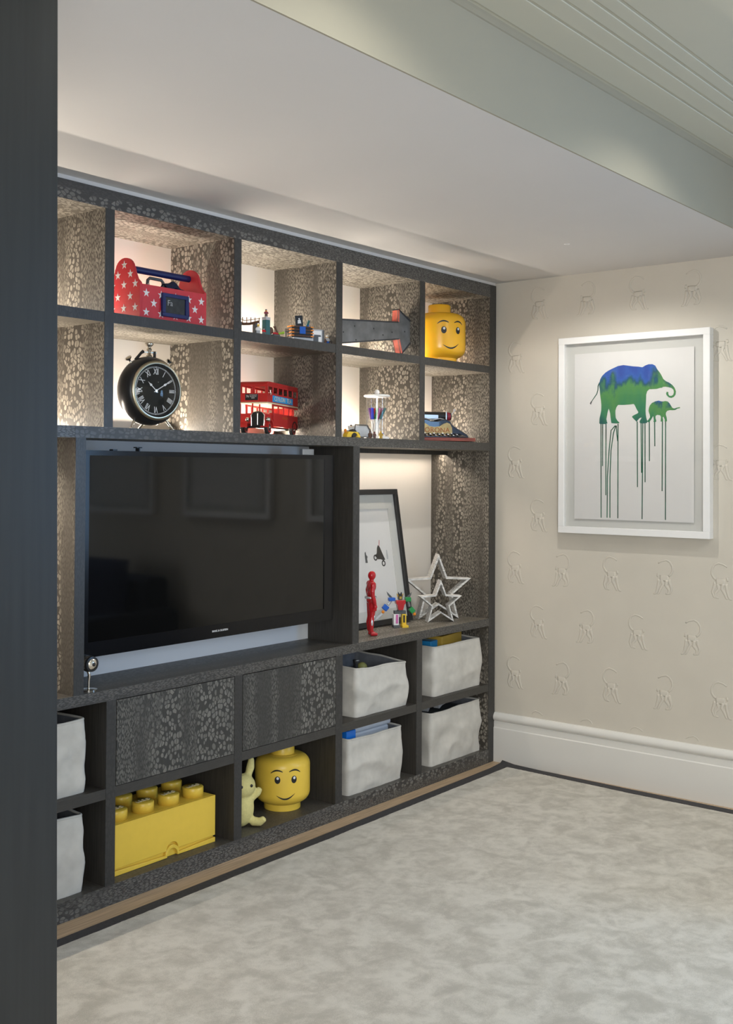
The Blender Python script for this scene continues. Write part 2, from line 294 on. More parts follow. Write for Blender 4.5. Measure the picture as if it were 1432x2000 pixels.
# ------------------------------------------------------------------ mesh helpers
class MB:
    def __init__(s): s.v = []; s.f = []
    def add(s, vs, fs):
        o = len(s.v); s.v += [tuple(p) for p in vs]; s.f += [tuple(i + o for i in f) for f in fs]; return s
    def box(s, x0, x1, y0, y1, z0, z1):
        return s.add([(x0, y0, z0), (x1, y0, z0), (x1, y1, z0), (x0, y1, z0), (x0, y0, z1), (x1, y0, z1), (x1, y1, z1), (x0, y1, z1)],
                     [(0, 3, 2, 1), (4, 5, 6, 7), (0, 1, 5, 4), (1, 2, 6, 5), (2, 3, 7, 6), (3, 0, 4, 7)])
    def prism(s, poly, a, b, axis='y'):
        """poly in the plane across axis: y -> (x,z), x -> (y,z), z -> (x,y)"""
        def P(p, t):
            return (p[0], t, p[1]) if axis == 'y' else ((t, p[0], p[1]) if axis == 'x' else (p[0], p[1], t))
        n = len(poly)
        vs = [P(p, a) for p in poly] + [P(p, b) for p in poly]
        fs = [tuple(range(n)), tuple(range(2 * n - 1, n - 1, -1))] + [(i, i + n, (i + 1) % n + n, (i + 1) % n) for i in range(n)]
        return s.add(vs, fs)
    def tube(s, pts, rad, seg=10, caps=True, flat=None):
        pts = [Vector(p) for p in pts]; n = len(pts)
        if isinstance(rad, (int, float)): rad = [rad] * n
        o = len(s.v); prev = None
        for i, p in enumerate(pts):
            t = (pts[min(i + 1, n - 1)] - pts[max(i - 1, 0)]).normalized()
            if prev is None:
                a = t.cross(Vector((0, 0, 1)))
                if a.length < 1e-3: a = t.cross(Vector((1, 0, 0)))
                a.normalize()
            else:
                a = (prev - t * prev.dot(t)).normalized()
            prev = a; b = t.cross(a)
            for k in range(seg):
                an = 2 * PI * k / seg; d = a * math.cos(an) + b * math.sin(an)
                q = p + d * rad[i]
                if flat is not None:
                    ax, fac, base = flat; q = list(q); q[ax] = base + (q[ax] - p[ax]) * fac + (p[ax] - base); q = Vector(q)
                s.v.append(tuple(q))
        for i in range(n - 1):
            for k in range(seg):
                k2 = (k + 1) % seg
                s.f.append((o + i * seg + k, o + i * seg + k2, o + (i + 1) * seg + k2, o + (i + 1) * seg + k))
        if caps:
            s.f.append(tuple(o + k for k in reversed(range(seg)))); s.f.append(tuple(o + (n - 1) * seg + k for k in range(seg)))
        return s
    def lathe(s, prof, seg=32, c=(0, 0, 0), axis='z', close=False, caps=True):
        o = len(s.v); n = len(prof)
        for (r, h) in prof:
            for k in range(seg):
                a = 2 * PI * k / seg; x, y = r * math.cos(a), r * math.sin(a)
                p = (x, y, h) if axis == 'z' else ((x, h, y) if axis == 'y' else (h, x, y))
                s.v.append((p[0] + c[0], p[1] + c[1], p[2] + c[2]))
        rng = n if close else n - 1
        for i in range(rng):
            j = (i + 1) % n
            for k in range(seg):
                k2 = (k + 1) % seg
                s.f.append((o + i * seg + k, o + i * seg + k2, o + j * seg + k2, o + j * seg + k))
        if not close and caps:
            if prof[0][0] > 1e-6: s.f.append(tuple(o + k for k in reversed(range(seg))))
            if prof[-1][0] > 1e-6: s.f.append(tuple(o + (n - 1) * seg + k for k in range(seg)))
        return s
    def ell(s, c, r, seg=20, rings=12, rot=None):
        pr = [(math.sin(PI * i / rings), -math.cos(PI * i / rings)) for i in range(rings + 1)]
        t = MB().lathe([(max(a, 1e-5), h) for a, h in pr], seg)
        m = rot or Matrix.Identity(3)
        return s.add([tuple(Vector(c) + m @ Vector((v[0] * r[0], v[1] * r[1], v[2] * r[2]))) for v in t.v], t.f)
    def grid(s, P, nu, nv, closed_u=False):
        o = len(s.v)
        for j in range(nv):
            for i in range(nu): s.v.append(tuple(P(i, j)))
        for j in range(nv - 1):
            for i in range(nu if closed_u else nu - 1):
                i2 = (i + 1) % nu
                s.f.append((o + j * nu + i, o + j * nu + i2, o + (j + 1) * nu + i2, o + (j + 1) * nu + i))
        return s
    def xf(s, m):
        s.v = [tuple(m @ Vector(p)) for p in s.v]; return s

def mesh(name, mb):
    me = bpy.data.meshes.new(name); me.from_pydata(mb.v, [], mb.f); me.update()
    bm = bmesh.new(); bm.from_mesh(me); bmesh.ops.remove_doubles(bm, verts=bm.verts, dist=1e-6)
    bmesh.ops.recalc_face_normals(bm, faces=bm.faces); bm.to_mesh(me); bm.free()
    return me

def obj(name, mb, m, parent=None, smooth=False, bevel=0.0, label=None, seg=2, auto=40):
    me = mb if isinstance(mb, bpy.types.Mesh) else mesh(name, mb)
    if not me.materials: me.materials.append(MT[m] if isinstance(m, str) else m)
    o = bpy.data.objects.new(name, me); COL.objects.link(o)
    if parent: o.parent = parent
    if smooth or bevel:
        bm = bmesh.new(); bm.from_mesh(me)
        for f in bm.faces: f.smooth = True
        for e in bm.edges:
            if len(e.link_faces) == 2 and e.calc_face_angle(0) > math.radians(auto): e.smooth = False
        bm.to_mesh(me); bm.free()
    if bevel:
        b = o.modifiers.new('bevel', 'BEVEL'); b.width = bevel; b.segments = seg; b.limit_method = 'ANGLE'; b.angle_limit = math.radians(40)
        b.harden_normals = False
        for p in me.polygons: p.use_smooth = False
    if label: o['label'] = label
    return o

def thing(name, label, cat, loc=(0, 0, 0), rz=0.0, group=None, rx=0.0):
    o = bpy.data.objects.new(name, None); COL.objects.link(o); o.empty_display_size = 0.05
    o.location = loc; o.rotation_euler = (rx, 0, rz)
    o['label'] = label; o['category'] = cat
    if group: o['group'] = group
    return o
def tag(o, label, cat, group=None):
    o['label'] = label; o['category'] = cat
    if group: o['group'] = group
    return o
def struct(name, mb, m, parent=None, **k):
    o = obj(name, mb, m, parent, **k)
    if not parent: o['kind'] = 'structure'
    return o
def text(body, size, extrude, spacing=1.0, sx=1.0):
    c = bpy.data.curves.new('lettering', 'FONT'); c.body = body; c.size = size; c.extrude = extrude
    c.align_x = 'CENTER'; c.align_y = 'CENTER'; c.space_character = spacing; c.resolution_u = 3
    o = bpy.data.objects.new('lettering', c); COL.objects.link(o)
    bpy.context.view_layer.update()
    dg = bpy.context.evaluated_depsgraph_get()
    me = bpy.data.meshes.new_from_object(o.evaluated_get(dg))
    bpy.data.objects.remove(o); bpy.data.curves.remove(c)
    me.materials.clear()
    if sx != 1.0:
        for v in me.vertices: v.co.x *= sx
    return me
def textobj(name, body, size, extrude, m, parent, mtx, spacing=1.0, sx=1.0):
    me = text(body, size, extrude, spacing, sx); me.transform(mtx)
    return obj(name, me, m, parent)
def RX(a): return Matrix.Rotation(a, 4, 'X')
def RY(a): return Matrix.Rotation(a, 4, 'Y')
def RZ(a): return Matrix.Rotation(a, 4, 'Z')
def TR(x, y, z): return Matrix.Translation((x, y, z))
FACE = RX(PI / 2)       # letters standing up, facing -y
def starpoly(r, ri=None, n=5, a0=PI / 2):
    ri = ri or r * 0.42
    return [((r if i % 2 == 0 else ri) * math.cos(a0 + i * PI / n), (r if i % 2 == 0 else ri) * math.sin(a0 + i * PI / n)) for i in range(2 * n)]
def pts(sx): return [tuple(float(c) / 1000 for c in t.split(',')) for t in sx.split()]

# ================================================================== THE SETTING
XW = 0.01           # right wall plane
SOF = 2.515         # soffit height
JB0, JB1 = -3.8315, -3.859      # the jamb is slightly out of plumb
HI = 2.77           # high ceiling
fl = struct('floor', MB().box(-6.7, XW + 0.15, -5.7, 0.6, -0.12, -0.012), 'oak')
px = [-4.3, -2.9, -1.45, XW - 0.002]
for i in range(3):
    obj('plank', MB().box(px[i] + 0.0008, px[i + 1] - 0.0008, -0.19, 0.0, -0.012, 0.0), 'oak', fl)
for i in range(4):
    obj('plank', MB().box(-6.6 + 1.6 * i, -5.002 + 1.6 * i, -0.39, -0.192, -0.012, 0.0), 'oak', fl)
obj('floor_slab', MB().box(-6.69, XW + 0.14, -5.69, -0.392, -0.012, 0.0), 'oak', fl)
wr = struct('wall_right', MB().box(XW, XW + 0.15, -3.45, 0.6, 0, 2.95).box(XW, XW + 0.15, -5.7, -4.85, 0, 2.95).box(XW, XW + 0.15, -4.85, -3.45, 0, 0.85).box(XW, XW + 0.15, -4.85, -3.45, 2.35, 2.95), 'wallpaper')
struct('wall_back', MB().box(-6.7, XW + 0.15, 0.45, 0.6, 0, 2.95), 'wallpaper')
struct('wall_front', MB().box(-6.7, XW + 0.15, -5.7, -5.58, 0, 2.95), 'wallpaper')
struct('wall_hall', MB().box(-6.7, -6.58, -5.7, 0.6, 0, 2.95), 'wallpaper')
wl = struct('wall_left', MB().box(-4.03, -3.87, -1.49, 0.45, 0, SOF), 'ceiling')
struct('trim_1', MB().prism([(-4.06, 0), (JB0, 0), (JB1, SOF), (-4.06, SOF)], -1.52, -1.49, 'y').box(-4.06, -4.03, -1.49, -1.38, 0, SOF), 'jamb', bevel=0.002)
ce = struct('ceiling', MB().box(-6.7, XW + 0.15, -1.475, 0.6, SOF, 2.95), 'ceiling')
hc = struct('ceiling_high', MB().box(-6.7, XW + 0.15, -5.7, -1.475, HI, 2.95), 'highceiling')
# face of the step, its shade put into the paint colour, and mouldings along the edge of the high ceiling
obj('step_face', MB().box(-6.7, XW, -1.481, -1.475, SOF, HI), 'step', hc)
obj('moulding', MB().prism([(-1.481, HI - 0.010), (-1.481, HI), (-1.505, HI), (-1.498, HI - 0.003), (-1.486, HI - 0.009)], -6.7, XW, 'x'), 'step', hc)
for (a, b) in ((-1.521, -1.632), (-1.642, -1.706), (-1.716, -1.766), (-1.776, -1.822), (-1.833, -5.58)):
    obj('ceiling_board', MB().box(-6.58, XW, b, a, HI - 0.004, HI), 'highceiling', hc, bevel=0.0025, seg=2)
obj('pinhole_light', MB().lathe([(0.008, SOF - 0.0004), (0.008, SOF - 0.0012), (0.013, SOF - 0.0012), (0.013, SOF - 0.0004)], 20, (-0.69, -0.79, 0), 'z', True), 'white', ce)
for (dx, dy) in DOWN:
    obj('downlight', MB().lathe([(0.030, HI - 0.008), (0.030, HI - 0.012), (0.045, HI - 0.012), (0.048, HI - 0.008)], 24, (dx, dy, 0), 'z', True), 'white', hc)
    obj('downlight_lens', MB().lathe([(1e-4, HI - 0.0085), (0.0295, HI - 0.0085), (0.0295, HI - 0.0075)], 24, (dx, dy, 0)), 'lens', hc)
# skirting
prof = [(0, 0), (-0.022, 0), (-0.022, 0.176), (-0.018, 0.181), (-0.018, 0.208), (-0.014, 0.212), (-0.021, 0.217), (-0.026, 0.228), (-0.025, 0.239), (-0.019, 0.249), (-0.013, 0.2565), (0, 0.2565)]
struct('baseboard_right', MB().prism([(XW + a, z) for a, z in prof], -5.58, -0.001, 'y') if False else MB().add(
    [(XW + a, y, z) for y in (-5.58, -0.001) for a, z in prof],
    [tuple(range(12)), tuple(range(23, 11, -1))] + [(i, i + 12, (i + 1) % 12 + 12, (i + 1) % 12) for i in range(12)]), 'skirting', smooth=True, auto=35)
# window in the right wall, beyond the frame
wi = struct('window_1', MB().box(XW - 0.01, XW + 0.12, -4.85, -4.78, 0.85, 2.35).box(XW - 0.01, XW + 0.12, -3.52, -3.45, 0.85, 2.35).box(XW - 0.01, XW + 0.12, -4.78, -3.52, 0.85, 0.92).box(XW - 0.01, XW + 0.12, -4.78, -3.52, 2.28, 2.35).box(XW + 0.03, XW + 0.09, -4.17, -4.13, 0.92, 2.28), 'white')
obj('pane', MB().box(XW + 0.055, XW + 0.061, -4.78, -3.52, 0.92, 2.28), 'glassdome', wi)

# embossed monkeys of the wallpaper, shared relief
def monkey():
    b = MB(); S = 1 / 1000.0
    def limb(ps, rs):
        q = []
        for i in range(len(ps) - 1):
            for t in (0, 0.34, 0.67): q.append((0.0, -(ps[i][0] + (ps[i + 1][0] - ps[i][0]) * t) * S, (ps[i][1] + (ps[i + 1][1] - ps[i][1]) * t) * S))
        q.append((0.0, -ps[-1][0] * S, ps[-1][1] * S))
        R = [rs[0] + (rs[1] - rs[0]) * i / (len(q) - 1) for i in range(len(q))]
        b.tube(q, [r * S for r in R], 8, True, (0, 0.0013 / (max(rs) * S), 0.0))
    limb([(30, 66), (14, 76), (-10, 82), (-28, 74), (-40, 54), (-42, 32), (-34, 16), (-22, 6)], (3.4, 5.4))   # tail
    limb([(-22, -6), (0, -4), (22, -4)], (15, 14))                                                          # body
    limb([(28, 8), (36, 10)], (9.5, 8.0))                                                                   # head
    limb([(-24, -8), (-30, -30), (-38, -52), (-30, -74), (-24, -77)], (9, 3.6))
    limb([(-14, -12), (-8, -38), (-24, -56), (-22, -76), (-8, -78)], (8, 3.6))
    limb([(14, -12), (6, -34), (20, -58), (28, -78), (34, -79)], (8, 3.6))
    limb([(26, -10), (30, -40), (38, -70), (44, -80), (54, -81)], (7.5, 3.4))
    return b
mk = {1: mesh('embossed_monkey', monkey()), -1: mesh('embossed_monkey', monkey().xf(Matrix.Diagonal((1, -1, 1, 1))))}
for k in range(26):
    y = -0.115 - 0.1366 * k
    for z in ([0.476, 1.022, 1.569, 2.117] if k % 2 == 0 else [0.75, 1.296, 1.842, 2.388, 0.204]):
        if y < -1.45 and z not in (0.75, 1.022, 1.296, 1.569): continue
        if -1.20 < y < -0.37 and 1.26 < z < 2.15: continue
        if y < -2.3: continue
        if z < 0.3: continue
        o = obj('embossed_monkey', mk[-1 if (k // 2) % 2 == 1 else 1], 'wallpaper', wr)
        o.location = (XW - 0.0003, y, z)
        if not o.data.polygons[0].use_smooth:
            for p in o.data.polygons: p.use_smooth = True
for k in (1, 3, 5, 7):          # tails of the row cut off by the skirting
    o = obj('embossed_tail', mesh('embossed_tail', MB().tube([(0, -0.030 * s - 0.0, 0.066 + 0.0) if False else (0, -yy * (-1 if (k // 2) % 2 == 1 else 1), zz) for yy, zz in ((0.030, 0.266), (0.014, 0.276), (-0.010, 0.282), (-0.028, 0.274), (-0.034, 0.262))], 0.0032, 8, True, (0, 0.45, 0.0))), 'wallpaper', wr, smooth=True)
    o.location = (XW - 0.0003, -0.115 - 0.1366 * k, 0.010)

# ================================================================== CARPET
cp = thing('carpet', 'pale grey-beige velvet carpet with dark bound edge covering the floor', 'carpet', (-2.2, -2.6, 0))
ox, oy = 2.2, 2.6
outer = [(-5.6, -0.145), (-4.3, -0.128), (-2.81, -0.114), (-1.6, -0.102), (-0.62, -0.087), (-0.17, -0.080), (-0.060, -0.073), (-0.028, -0.066), (-0.030, -0.14), (-0.045, -0.31), (-0.060, -0.80), (-0.066, -1.30), (-0.08, -3.0), (-0.09, -5.3), (-5.6, -5.3)]
inner = [(-5.55, -0.19), (-4.3, -0.177), (-2.84, -0.163), (-1.6, -0.152), (-0.70, -0.142), (-0.25, -0.138), (-0.125, -0.137), (-0.092, -0.136), (-0.093, -0.18), (-0.098, -0.342), (-0.121, -0.828), (-0.124, -1.317), (-0.13, -3.0), (-0.135, -5.25), (-5.55, -5.25)]
n = len(outer); zt = [0.010] * n; zt[7] = 0.020; zt[6] = 0.013
bb = MB().add([(a + ox, b + oy, 0.0005) for a, b in outer] + [(a + ox, b + oy, z) for (a, b), z in zip(outer, zt)] + [(a + ox, b + oy, 0.0105) for a, b in inner] + [(a + ox, b + oy, 0.0005) for a, b in inner],
              [(i + a * n, (i + 1) % n + a * n, (i + 1) % n + (a + 1) * n, i + (a + 1) * n) for a in range(3) for i in range(n)])
obj('bound_edge', bb, 'border', cp, smooth=True, auto=50)
def inner_at(tab, x, ax):
    for (a, b) in zip(tab, tab[1:]):
        lo, hi = sorted((a[ax], b[ax]))
        if lo <= x <= hi and hi > lo:
            t = (x - a[ax]) / (b[ax] - a[ax]); return a[1 - ax] + (b[1 - ax] - a[1 - ax]) * t
    return tab[-1][1 - ax]
NX, NY = 420, 330
def pile(i, j):
    u = 1 - (1 - i / (NX - 1)) ** 1.0; v = (j / (NY - 1)) ** 1.25
    ytop = inner_at(inner[:8], min(-0.093, -5.55 + u * 5.457), 0)
    y = ytop + (-5.25 - ytop) * v
    xr = inner_at(inner[7:14], max(-5.24, min(-0.137, y)), 1)
    x = -5.55 + (xr + 5.55) * u
    z = 0.0125 + 0.0015 * noise.noise((x * 7, y * 7, 0)) + 0.0012 * noise.noise((x * 60, y * 60, 3))
    ed = min(j, NX - 1 - i)
    if ed == 0:
        z = 0.009
        x += 0.004 * noise.noise((x * 90, y * 90, 5)) ; y += 0.004 * noise.noise((x * 90, y * 90, 9))
    elif ed == 1: z -= 0.001
    return (x + ox, y + oy, z)
obj('pile', MB().grid(pile, NX, NY), 'pile', cp, smooth=True, auto=80)

# ================================================================== SHELVING UNIT
su = thing('shelving_unit', 'built-in dark lacewood shelving wall with open bays, drawers and television niche', 'shelving')
T = 0.04
DIV = [(-3.185, -3.145), (-2.56, -2.52), (-1.932, -1.893), (-1.31, -1.268), (-0.686, -0.644)]
ZL, ZM0, ZM1, ZC0, ZC1, ZT0, ZT1 = 0.07, 1.629, 1.669, 0.713, 0.752, 2.434, 2.50
Z20, Z21 = 2.035, 2.072
XL = -3.85
def board(name, x0, x1, y0, y1, z0, z1, m, lip=None):
    """board with a thin front lipping of the edge veneer"""
    if lip:
        o = obj(name, MB().box(x0, x1, y0 + 0.003, y1, z0, z1), m, su)
        obj('lipping', MB().box(x0, x1, y0, y0 + 0.003, z0, z1), lip, o)
        return o
    return obj(name, MB().box(x0, x1, y0, y1, z0, z1), m, su)
# uprights: full height end panels, then dividers per zone
board('end_panel', -0.06, 0.0, 0, 0.44, 0, ZT1, 'lace_v', 'lace_edge_v')
board('end_panel', XL, XL + 0.06, 0, 0.44, 0, ZT1, 'lace_v', 'lace_edge_v')
XI0, XI1 = XL + 0.06, -0.06
board('top_board', XI0, XI1, 0, 0.44, ZT0, ZT1, 'lace_h_lit', 'lace_edge_h')
board('long_shelf', -2.679, XI1, 0, 0.40, ZM0, ZM1, 'lace_h_lit', 'lace_fine_h')
board('long_shelf', XI0, -2.680, 0, 0.40, ZM0, ZM1, 'lace_h_lit', 'lace_fine_h')
board('counter', XI0, -1.1625, 0, 0.40, ZC0, ZC1, 'lace_counter', 'lace_fine_h')
board('counter', -1.1625, XI1, 0, 0.40, ZC0, ZC1, 'lace_h_lit', 'lace_fine_h')  # same continuous counter, LED light on this stretch painted in as paler veneer
board('plinth', XI0, -2.503, 0, 0.40, 0, ZL, 'lace_counter', 'lace_edge_h')
board('plinth', -2.502, XI1, 0, 0.40, 0, ZL, 'lace_counter', 'lace_edge_h')
for (a, b) in DIV:
    board('divider', a, b, 0, 0.372, ZM1, ZT0, 'lace_v', 'lace_edge_v')
LD = [(-3.165, -3.123), (-2.536, -2.494), (-1.912, -1.870), (-1.297, -1.252), (-0.699, -0.655)]
for (a, b) in LD:
    board('divider', a, b, 0, 0.39, ZL, ZC0, 'darkin', 'lace_edge_v')
board('divider', -2.676, -2.634, 0, 0.372, ZC1, ZM0, 'lace_v', 'lace_edge_v')
board('divider', -1.184, -1.141, 0, 0.372, ZC1, ZM0, 'lace_v', 'lace_edge_v')
obj('divider_facing', MB().box(-1.1865, -1.184, 0.001, 0.263, ZC1, ZM0), 'darkin', su)
# bay shelves
ups = [(XI0, -3.185)] + [(DIV[i][1], DIV[i + 1][0]) for i in range(4)] + [(-0.644, XI1)]
for (a, b) in ups:
    board('bay_shelf', a, b, 0.001, 0.372, Z20, Z21, 'lace_h_lit', 'lace_edge_v')
lows = [(XI0, -3.165)] + [(LD[i][1], LD[i + 1][0]) for i in range(4)] + [(-0.655, XI1)]
for (a, b) in lows:
    board('low_shelf', a, b, 0.001, 0.39, 0.373, 0.409, 'darkin', 'plain_edge')
# backs
for (a, b) in ups:
    obj('back_panel', MB().box(a, b, 0.372, 0.384, ZM1, Z20), 'cream', su)
    obj('back_panel', MB().box(a, b, 0.372, 0.384, Z21, ZT0), 'cream', su)
obj('back_panel', MB().box(-2.634, -1.1865, 0.263, 0.275, ZC1, ZM0), 'tvback', su)
obj('back_panel', MB().box(-1.141, XI1, 0.372, 0.384, ZC1, ZM0), 'cream', su)
obj('back_panel', MB().box(XI0, -2.676, 0.372, 0.384, ZC1, ZM0), 'cream', su)
for (a, b) in lows:
    obj('back_panel', MB().box(a, b, 0.39, 0.40, ZL, ZC0), 'darkin', su)
# drawers in the two bays below the television
for (a, b) in (lows[2], lows[3]):
    obj('drawer_front', MB().box(a + 0.003, b - 0.003, -0.0005, 0.02, 0.4115, 0.7100), 'lace_drawer_dimmed', su)
    obj('drawer_box', MB().box(a + 0.02, b - 0.02, 0.02, 0.38, 0.43, 0.69), 'darkin', su)
# painted closing strip between unit and ceiling
obj('closing_strip', MB().box(XL, 0.0, 0.004, 0.44, ZT1, SOF), 'ceiling', su)
# LED strips: low at the back of the upper bays, behind a downstand in the tall bays
def led(a, b, y, z, up=True, power=1.0):
    s = 1 if up else -1
    o = obj('led_strip', MB().box(a + 0.01, b - 0.01, y - 0.008, y + 0.008, min(z, z + s * 0.006), max(z, z + s * 0.006)), 'alu', su)
    obj('led_diffuser', MB().box(a + 0.012, b - 0.012, y - 0.006, y + 0.006, min(z + s * 0.006, z + s * 0.007), max(z + s * 0.006, z + s * 0.007)), 'led', o)
    area('led_light', ((a + b) / 2, y, z + s * 0.009), (0, -0.40 if up else -0.45, s), b - a - 0.03, 0.012, power, LEDC)
for (a, b) in ups:
    led(a, b, 0.292, Z21, True, LED_UP)
    led(a, b, 0.292, ZM1, True, LED_UP * 1.25)
obj('downstand', MB().box(-1.141, XI1, 0.266, 0.278, 1.607, ZM0), 'darkin', su)
obj('downstand', MB().box(XI0, -2.676, 0.266, 0.278, 1.607, ZM0), 'darkin', su)
led(-1.141, XI1, 0.296, ZM0, False, LED_MID)
led(XI0, -2.676, 0.296, ZM0, False, LED_MID * 3.6)

# ================================================================== TELEVISION
tv = thing('television', 'large black flat television with glossy screen in the dark niche', 'television', (-1.927, 0.06, ZC1))
TX0, TX1, TZ0, TZ1 = -0.675, 0.675, 0.110, 0.836
obj('casing', MB().box(TX0, TX1, 0.012, 0.06, TZ0, TZ1), 'black', tv, bevel=0.004)
fr = MB().box(TX0, TX1, 0, 0.012, TZ1 - 0.018, TZ1).box(TX0, TX1, 0, 0.012, TZ0, TZ0 + 0.052).box(TX0, TX0 + 0.03, 0, 0.012, TZ0 + 0.052, TZ1 - 0.018).box(TX1 - 0.058, TX1, 0, 0.012, TZ0 + 0.052, TZ1 - 0.018)
obj('bezel', fr, 'tvframe', tv)
obj('screen', MB().box(TX0 + 0.03, TX1 - 0.058, 0.003, 0.011, TZ0 + 0.052, TZ1 - 0.018), 'screen', tv)
textobj('maker_name', 'BANG & OLUFSEN', 0.0105, 0.0006, 'starw', tv, TR(-0.01, -0.001, TZ0 + 0.027) @ FACE, 1.0)
obj('wall_bracket', MB().box(-0.15, 0.15, 0.06, 0.2028, 0.35, 0.62), 'black', tv)
obj('mount_arm', MB().box(0.525, 0.60, 0.05, 0.065, 0.80, 0.862), 'alu', tv)
obj('sensor', MB().box(-0.52, -0.50, 0.03, 0.05, TZ1, TZ1 + 0.006), 'black', tv)
obj('mount_stop', MB().box(-0.40, -0.395, 0.03, 0.05, TZ1, TZ1 + 0.016).box(-0.41, -0.385, 0.03, 0.05, TZ1 + 0.012, TZ1 + 0.016), 'black', tv)

# chrome ball speaker/camera on a stand beside the television
wc = thing('ball_camera', 'small chrome ball camera on slim stand at corner of television niche', 'camera', (-2.575, 0.05, ZC1))
obj('base', MB().lathe([(0.0, 0.0), (0.030, 0.0), (0.030, 0.003), (0.004, 0.006), (0.0, 0.006)], 24), 'chrome', wc, smooth=True)
obj('stem', MB().tube([(0, 0, 0.005), (0.0, 0.0, 0.03), (0.003, 0, 0.05), (0.0, 0.004, 0.066)], [0.004, 0.004, 0.005, 0.006]), 'chrome', wc, smooth=True)
obj('ball', MB().ell((0.0, 0.0, 0.092), (0.029, 0.029, 0.029)), 'chrome', wc, smooth=True)
obj('lens_ring', MB().lathe([(0.019, -0.022), (0.026, -0.020), (0.0275, -0.012), (0.022, -0.014)], 28, (0, 0, 0.092), 'y', True), 'blacksat', wc, smooth=True)
obj('lens', MB().lathe([(0.0, -0.032), (0.005, -0.031), (0.007, -0.029), (0.007, -0.026), (0.0, -0.026)], 20, (0, 0, 0.092), 'y'), 'black', wc, smooth=True)
obj('cable', MB().tube([(0.012, 0.02, 0.07), (0.014, 0.02, 0.058), (0.006, 0.012, 0.048), (0.0, 0.005, 0.045)], 0.0016, 8), 'black', wc, smooth=True)

# ================================================================== TOOLBOX WITH STARS
tb = thing('star_toolbox', 'red wooden toolbox with white stars and navy carrying bar', 'toolbox', (-2.363, 0.05, Z21))
TW, TD, TH = 0.330, 0.178, 0.134
endp = [(0, 0), (TD, 0), (TD, TH)]
endp += [(TD - 0.018, 0.150), (TD - 0.030, 0.175), (TD - 0.036, 0.195)]
endp += [(TD / 2 + 0.052 * math.cos(a), 0.187 + 0.046 * math.sin(a)) for a in [math.radians(10 + 160 * i / 10) for i in range(11)]]
endp += [(0.036, 0.195), (0.030, 0.175), (0.018, 0.150), (0, TH)]
for x in (0.0, TW - 0.011):
    obj('end_board', MB().prism(endp, x, x + 0.011, 'x'), 'red', tb, bevel=0.0015)
obj('front_board', MB().box(0.011, TW - 0.011, 0.0, 0.010, 0, TH - 0.004), 'red', tb)
obj('rear_board', MB().box(0.011, TW - 0.011, TD - 0.010, TD, 0, TH - 0.004), 'red', tb)
obj('bottom_board', MB().box(0.011, TW - 0.011, 0.010, TD - 0.010, 0.0, 0.008), 'red', tb)
obj('carrying_bar', MB().tube([(0.011, TD / 2, 0.197), (TW - 0.011, TD / 2, 0.197)], 0.013, 20), 'navy', tb, smooth=True)
sm = mesh('star', MB().prism(starpoly(0.0168, 0.0066), -0.0006, 0, 'y'))
for (x, z) in [(xx, zz) for zz in (0.0985, 0.028) for xx in (0.030, 0.101, 0.172, 0.238, 0.303)] + [(0.066, 0.064), (0.270, 0.064)]:
    o = obj('star', sm, 'starw', tb); o.location = (x, -0.0004, z)
sm2 = mesh('star', MB().prism(starpoly(0.0168, 0.0066), -0.0006, 0, 'x'))
for (y, z) in ((TD / 2, 0.206), (0.054, 0.170), (0.125, 0.170), (0.026, 0.132), (0.090, 0.132), (0.155, 0.132), (0.054, 0.088), (0.125, 0.088), (0.026, 0.045), (0.090, 0.045), (0.155, 0.045)):
    o = obj('star', sm2, 'starw', tb); o.location = (-0.0004, y, z)
obj('screw', MB().lathe([(0, -0.0016), (0.003, -0.0016), (0.003, -0.0004)], 10, (0, TD / 2, 0.205), 'x'), 'brass', tb)
pq = obj('plaque_frame', MB().box(0.100, 0.230, -0.012, 0, 0.020, 0.034).box(0.100, 0.230, -0.012, 0, 0.094, 0.108).box(0.100, 0.116, -0.012, 0, 0.034, 0.094).box(0.214, 0.230, -0.012, 0, 0.034, 0.094), 'navy', tb, bevel=0.002)
obj('chalkboard', MB().box(0.116, 0.214, -0.006, -0.0005, 0.034, 0.094), 'slate', pq)
textobj('chalk_writing', 'Fa', 0.030, 0.0002, 'chalk', pq, TR(0.140, -0.0064, 0.072) @ FACE)
# things standing in the toolbox
tc_ = thing('toy_case', 'small black toy case with square carrying handle inside star toolbox', 'case', (-2.30, 0.075, Z21 + 0.008))
obj('body', MB().box(0, 0.15, 0.02, 0.07, 0, 0.128), 'black', tc_, bevel=0.004)
obj('handle', MB().tube([(0.030, 0.045, 0.125), (0.033, 0.045, 0.154), (0.042, 0.045, 0.162), (0.098, 0.045, 0.162), (0.107, 0.045, 0.154), (0.110, 0.045, 0.125)], 0.0062, 10), 'dkgrey', tc_, smooth=True)
obj('handle_pin', MB().tube([(0.031, 0.036, 0.137), (0.031, 0.054, 0.137)], 0.004, 8), 'chrome', tc_)
def cloth(i, j):
    u = i / 30; v = j / 14
    x = 0.0 + 0.150 * u; y = 0.03 + 0.07 * v
    h = 0.028 * math.exp(-((u - 0.28) / 0.16) ** 2) + 0.010 * math.exp(-((u - 0.05) / 0.1) ** 2)
    z = 0.136 + h * math.sin(PI * min(1, v * 1.2 + 0.15)) - 0.02 * (2 * v - 1) ** 2 + 0.006 * noise.noise((x * 40, y * 40, 1)) - 0.006 * max(0, u - 0.6)
    return (x, y, z)
nb_ = thing('cloth_bundle', 'crumpled navy cloth bundle peeking over front of star toolbox', 'cloth', (-2.205, 0.045, Z21 + 0.008))
obj('folds', MB().grid(cloth, 31, 15), 'navycloth', nb_, smooth=True)
obj('lower_fold', MB().box(0.01, 0.14, 0.018, 0.028, 0.0, 0.10), 'navycloth', nb_, bevel=0.004)

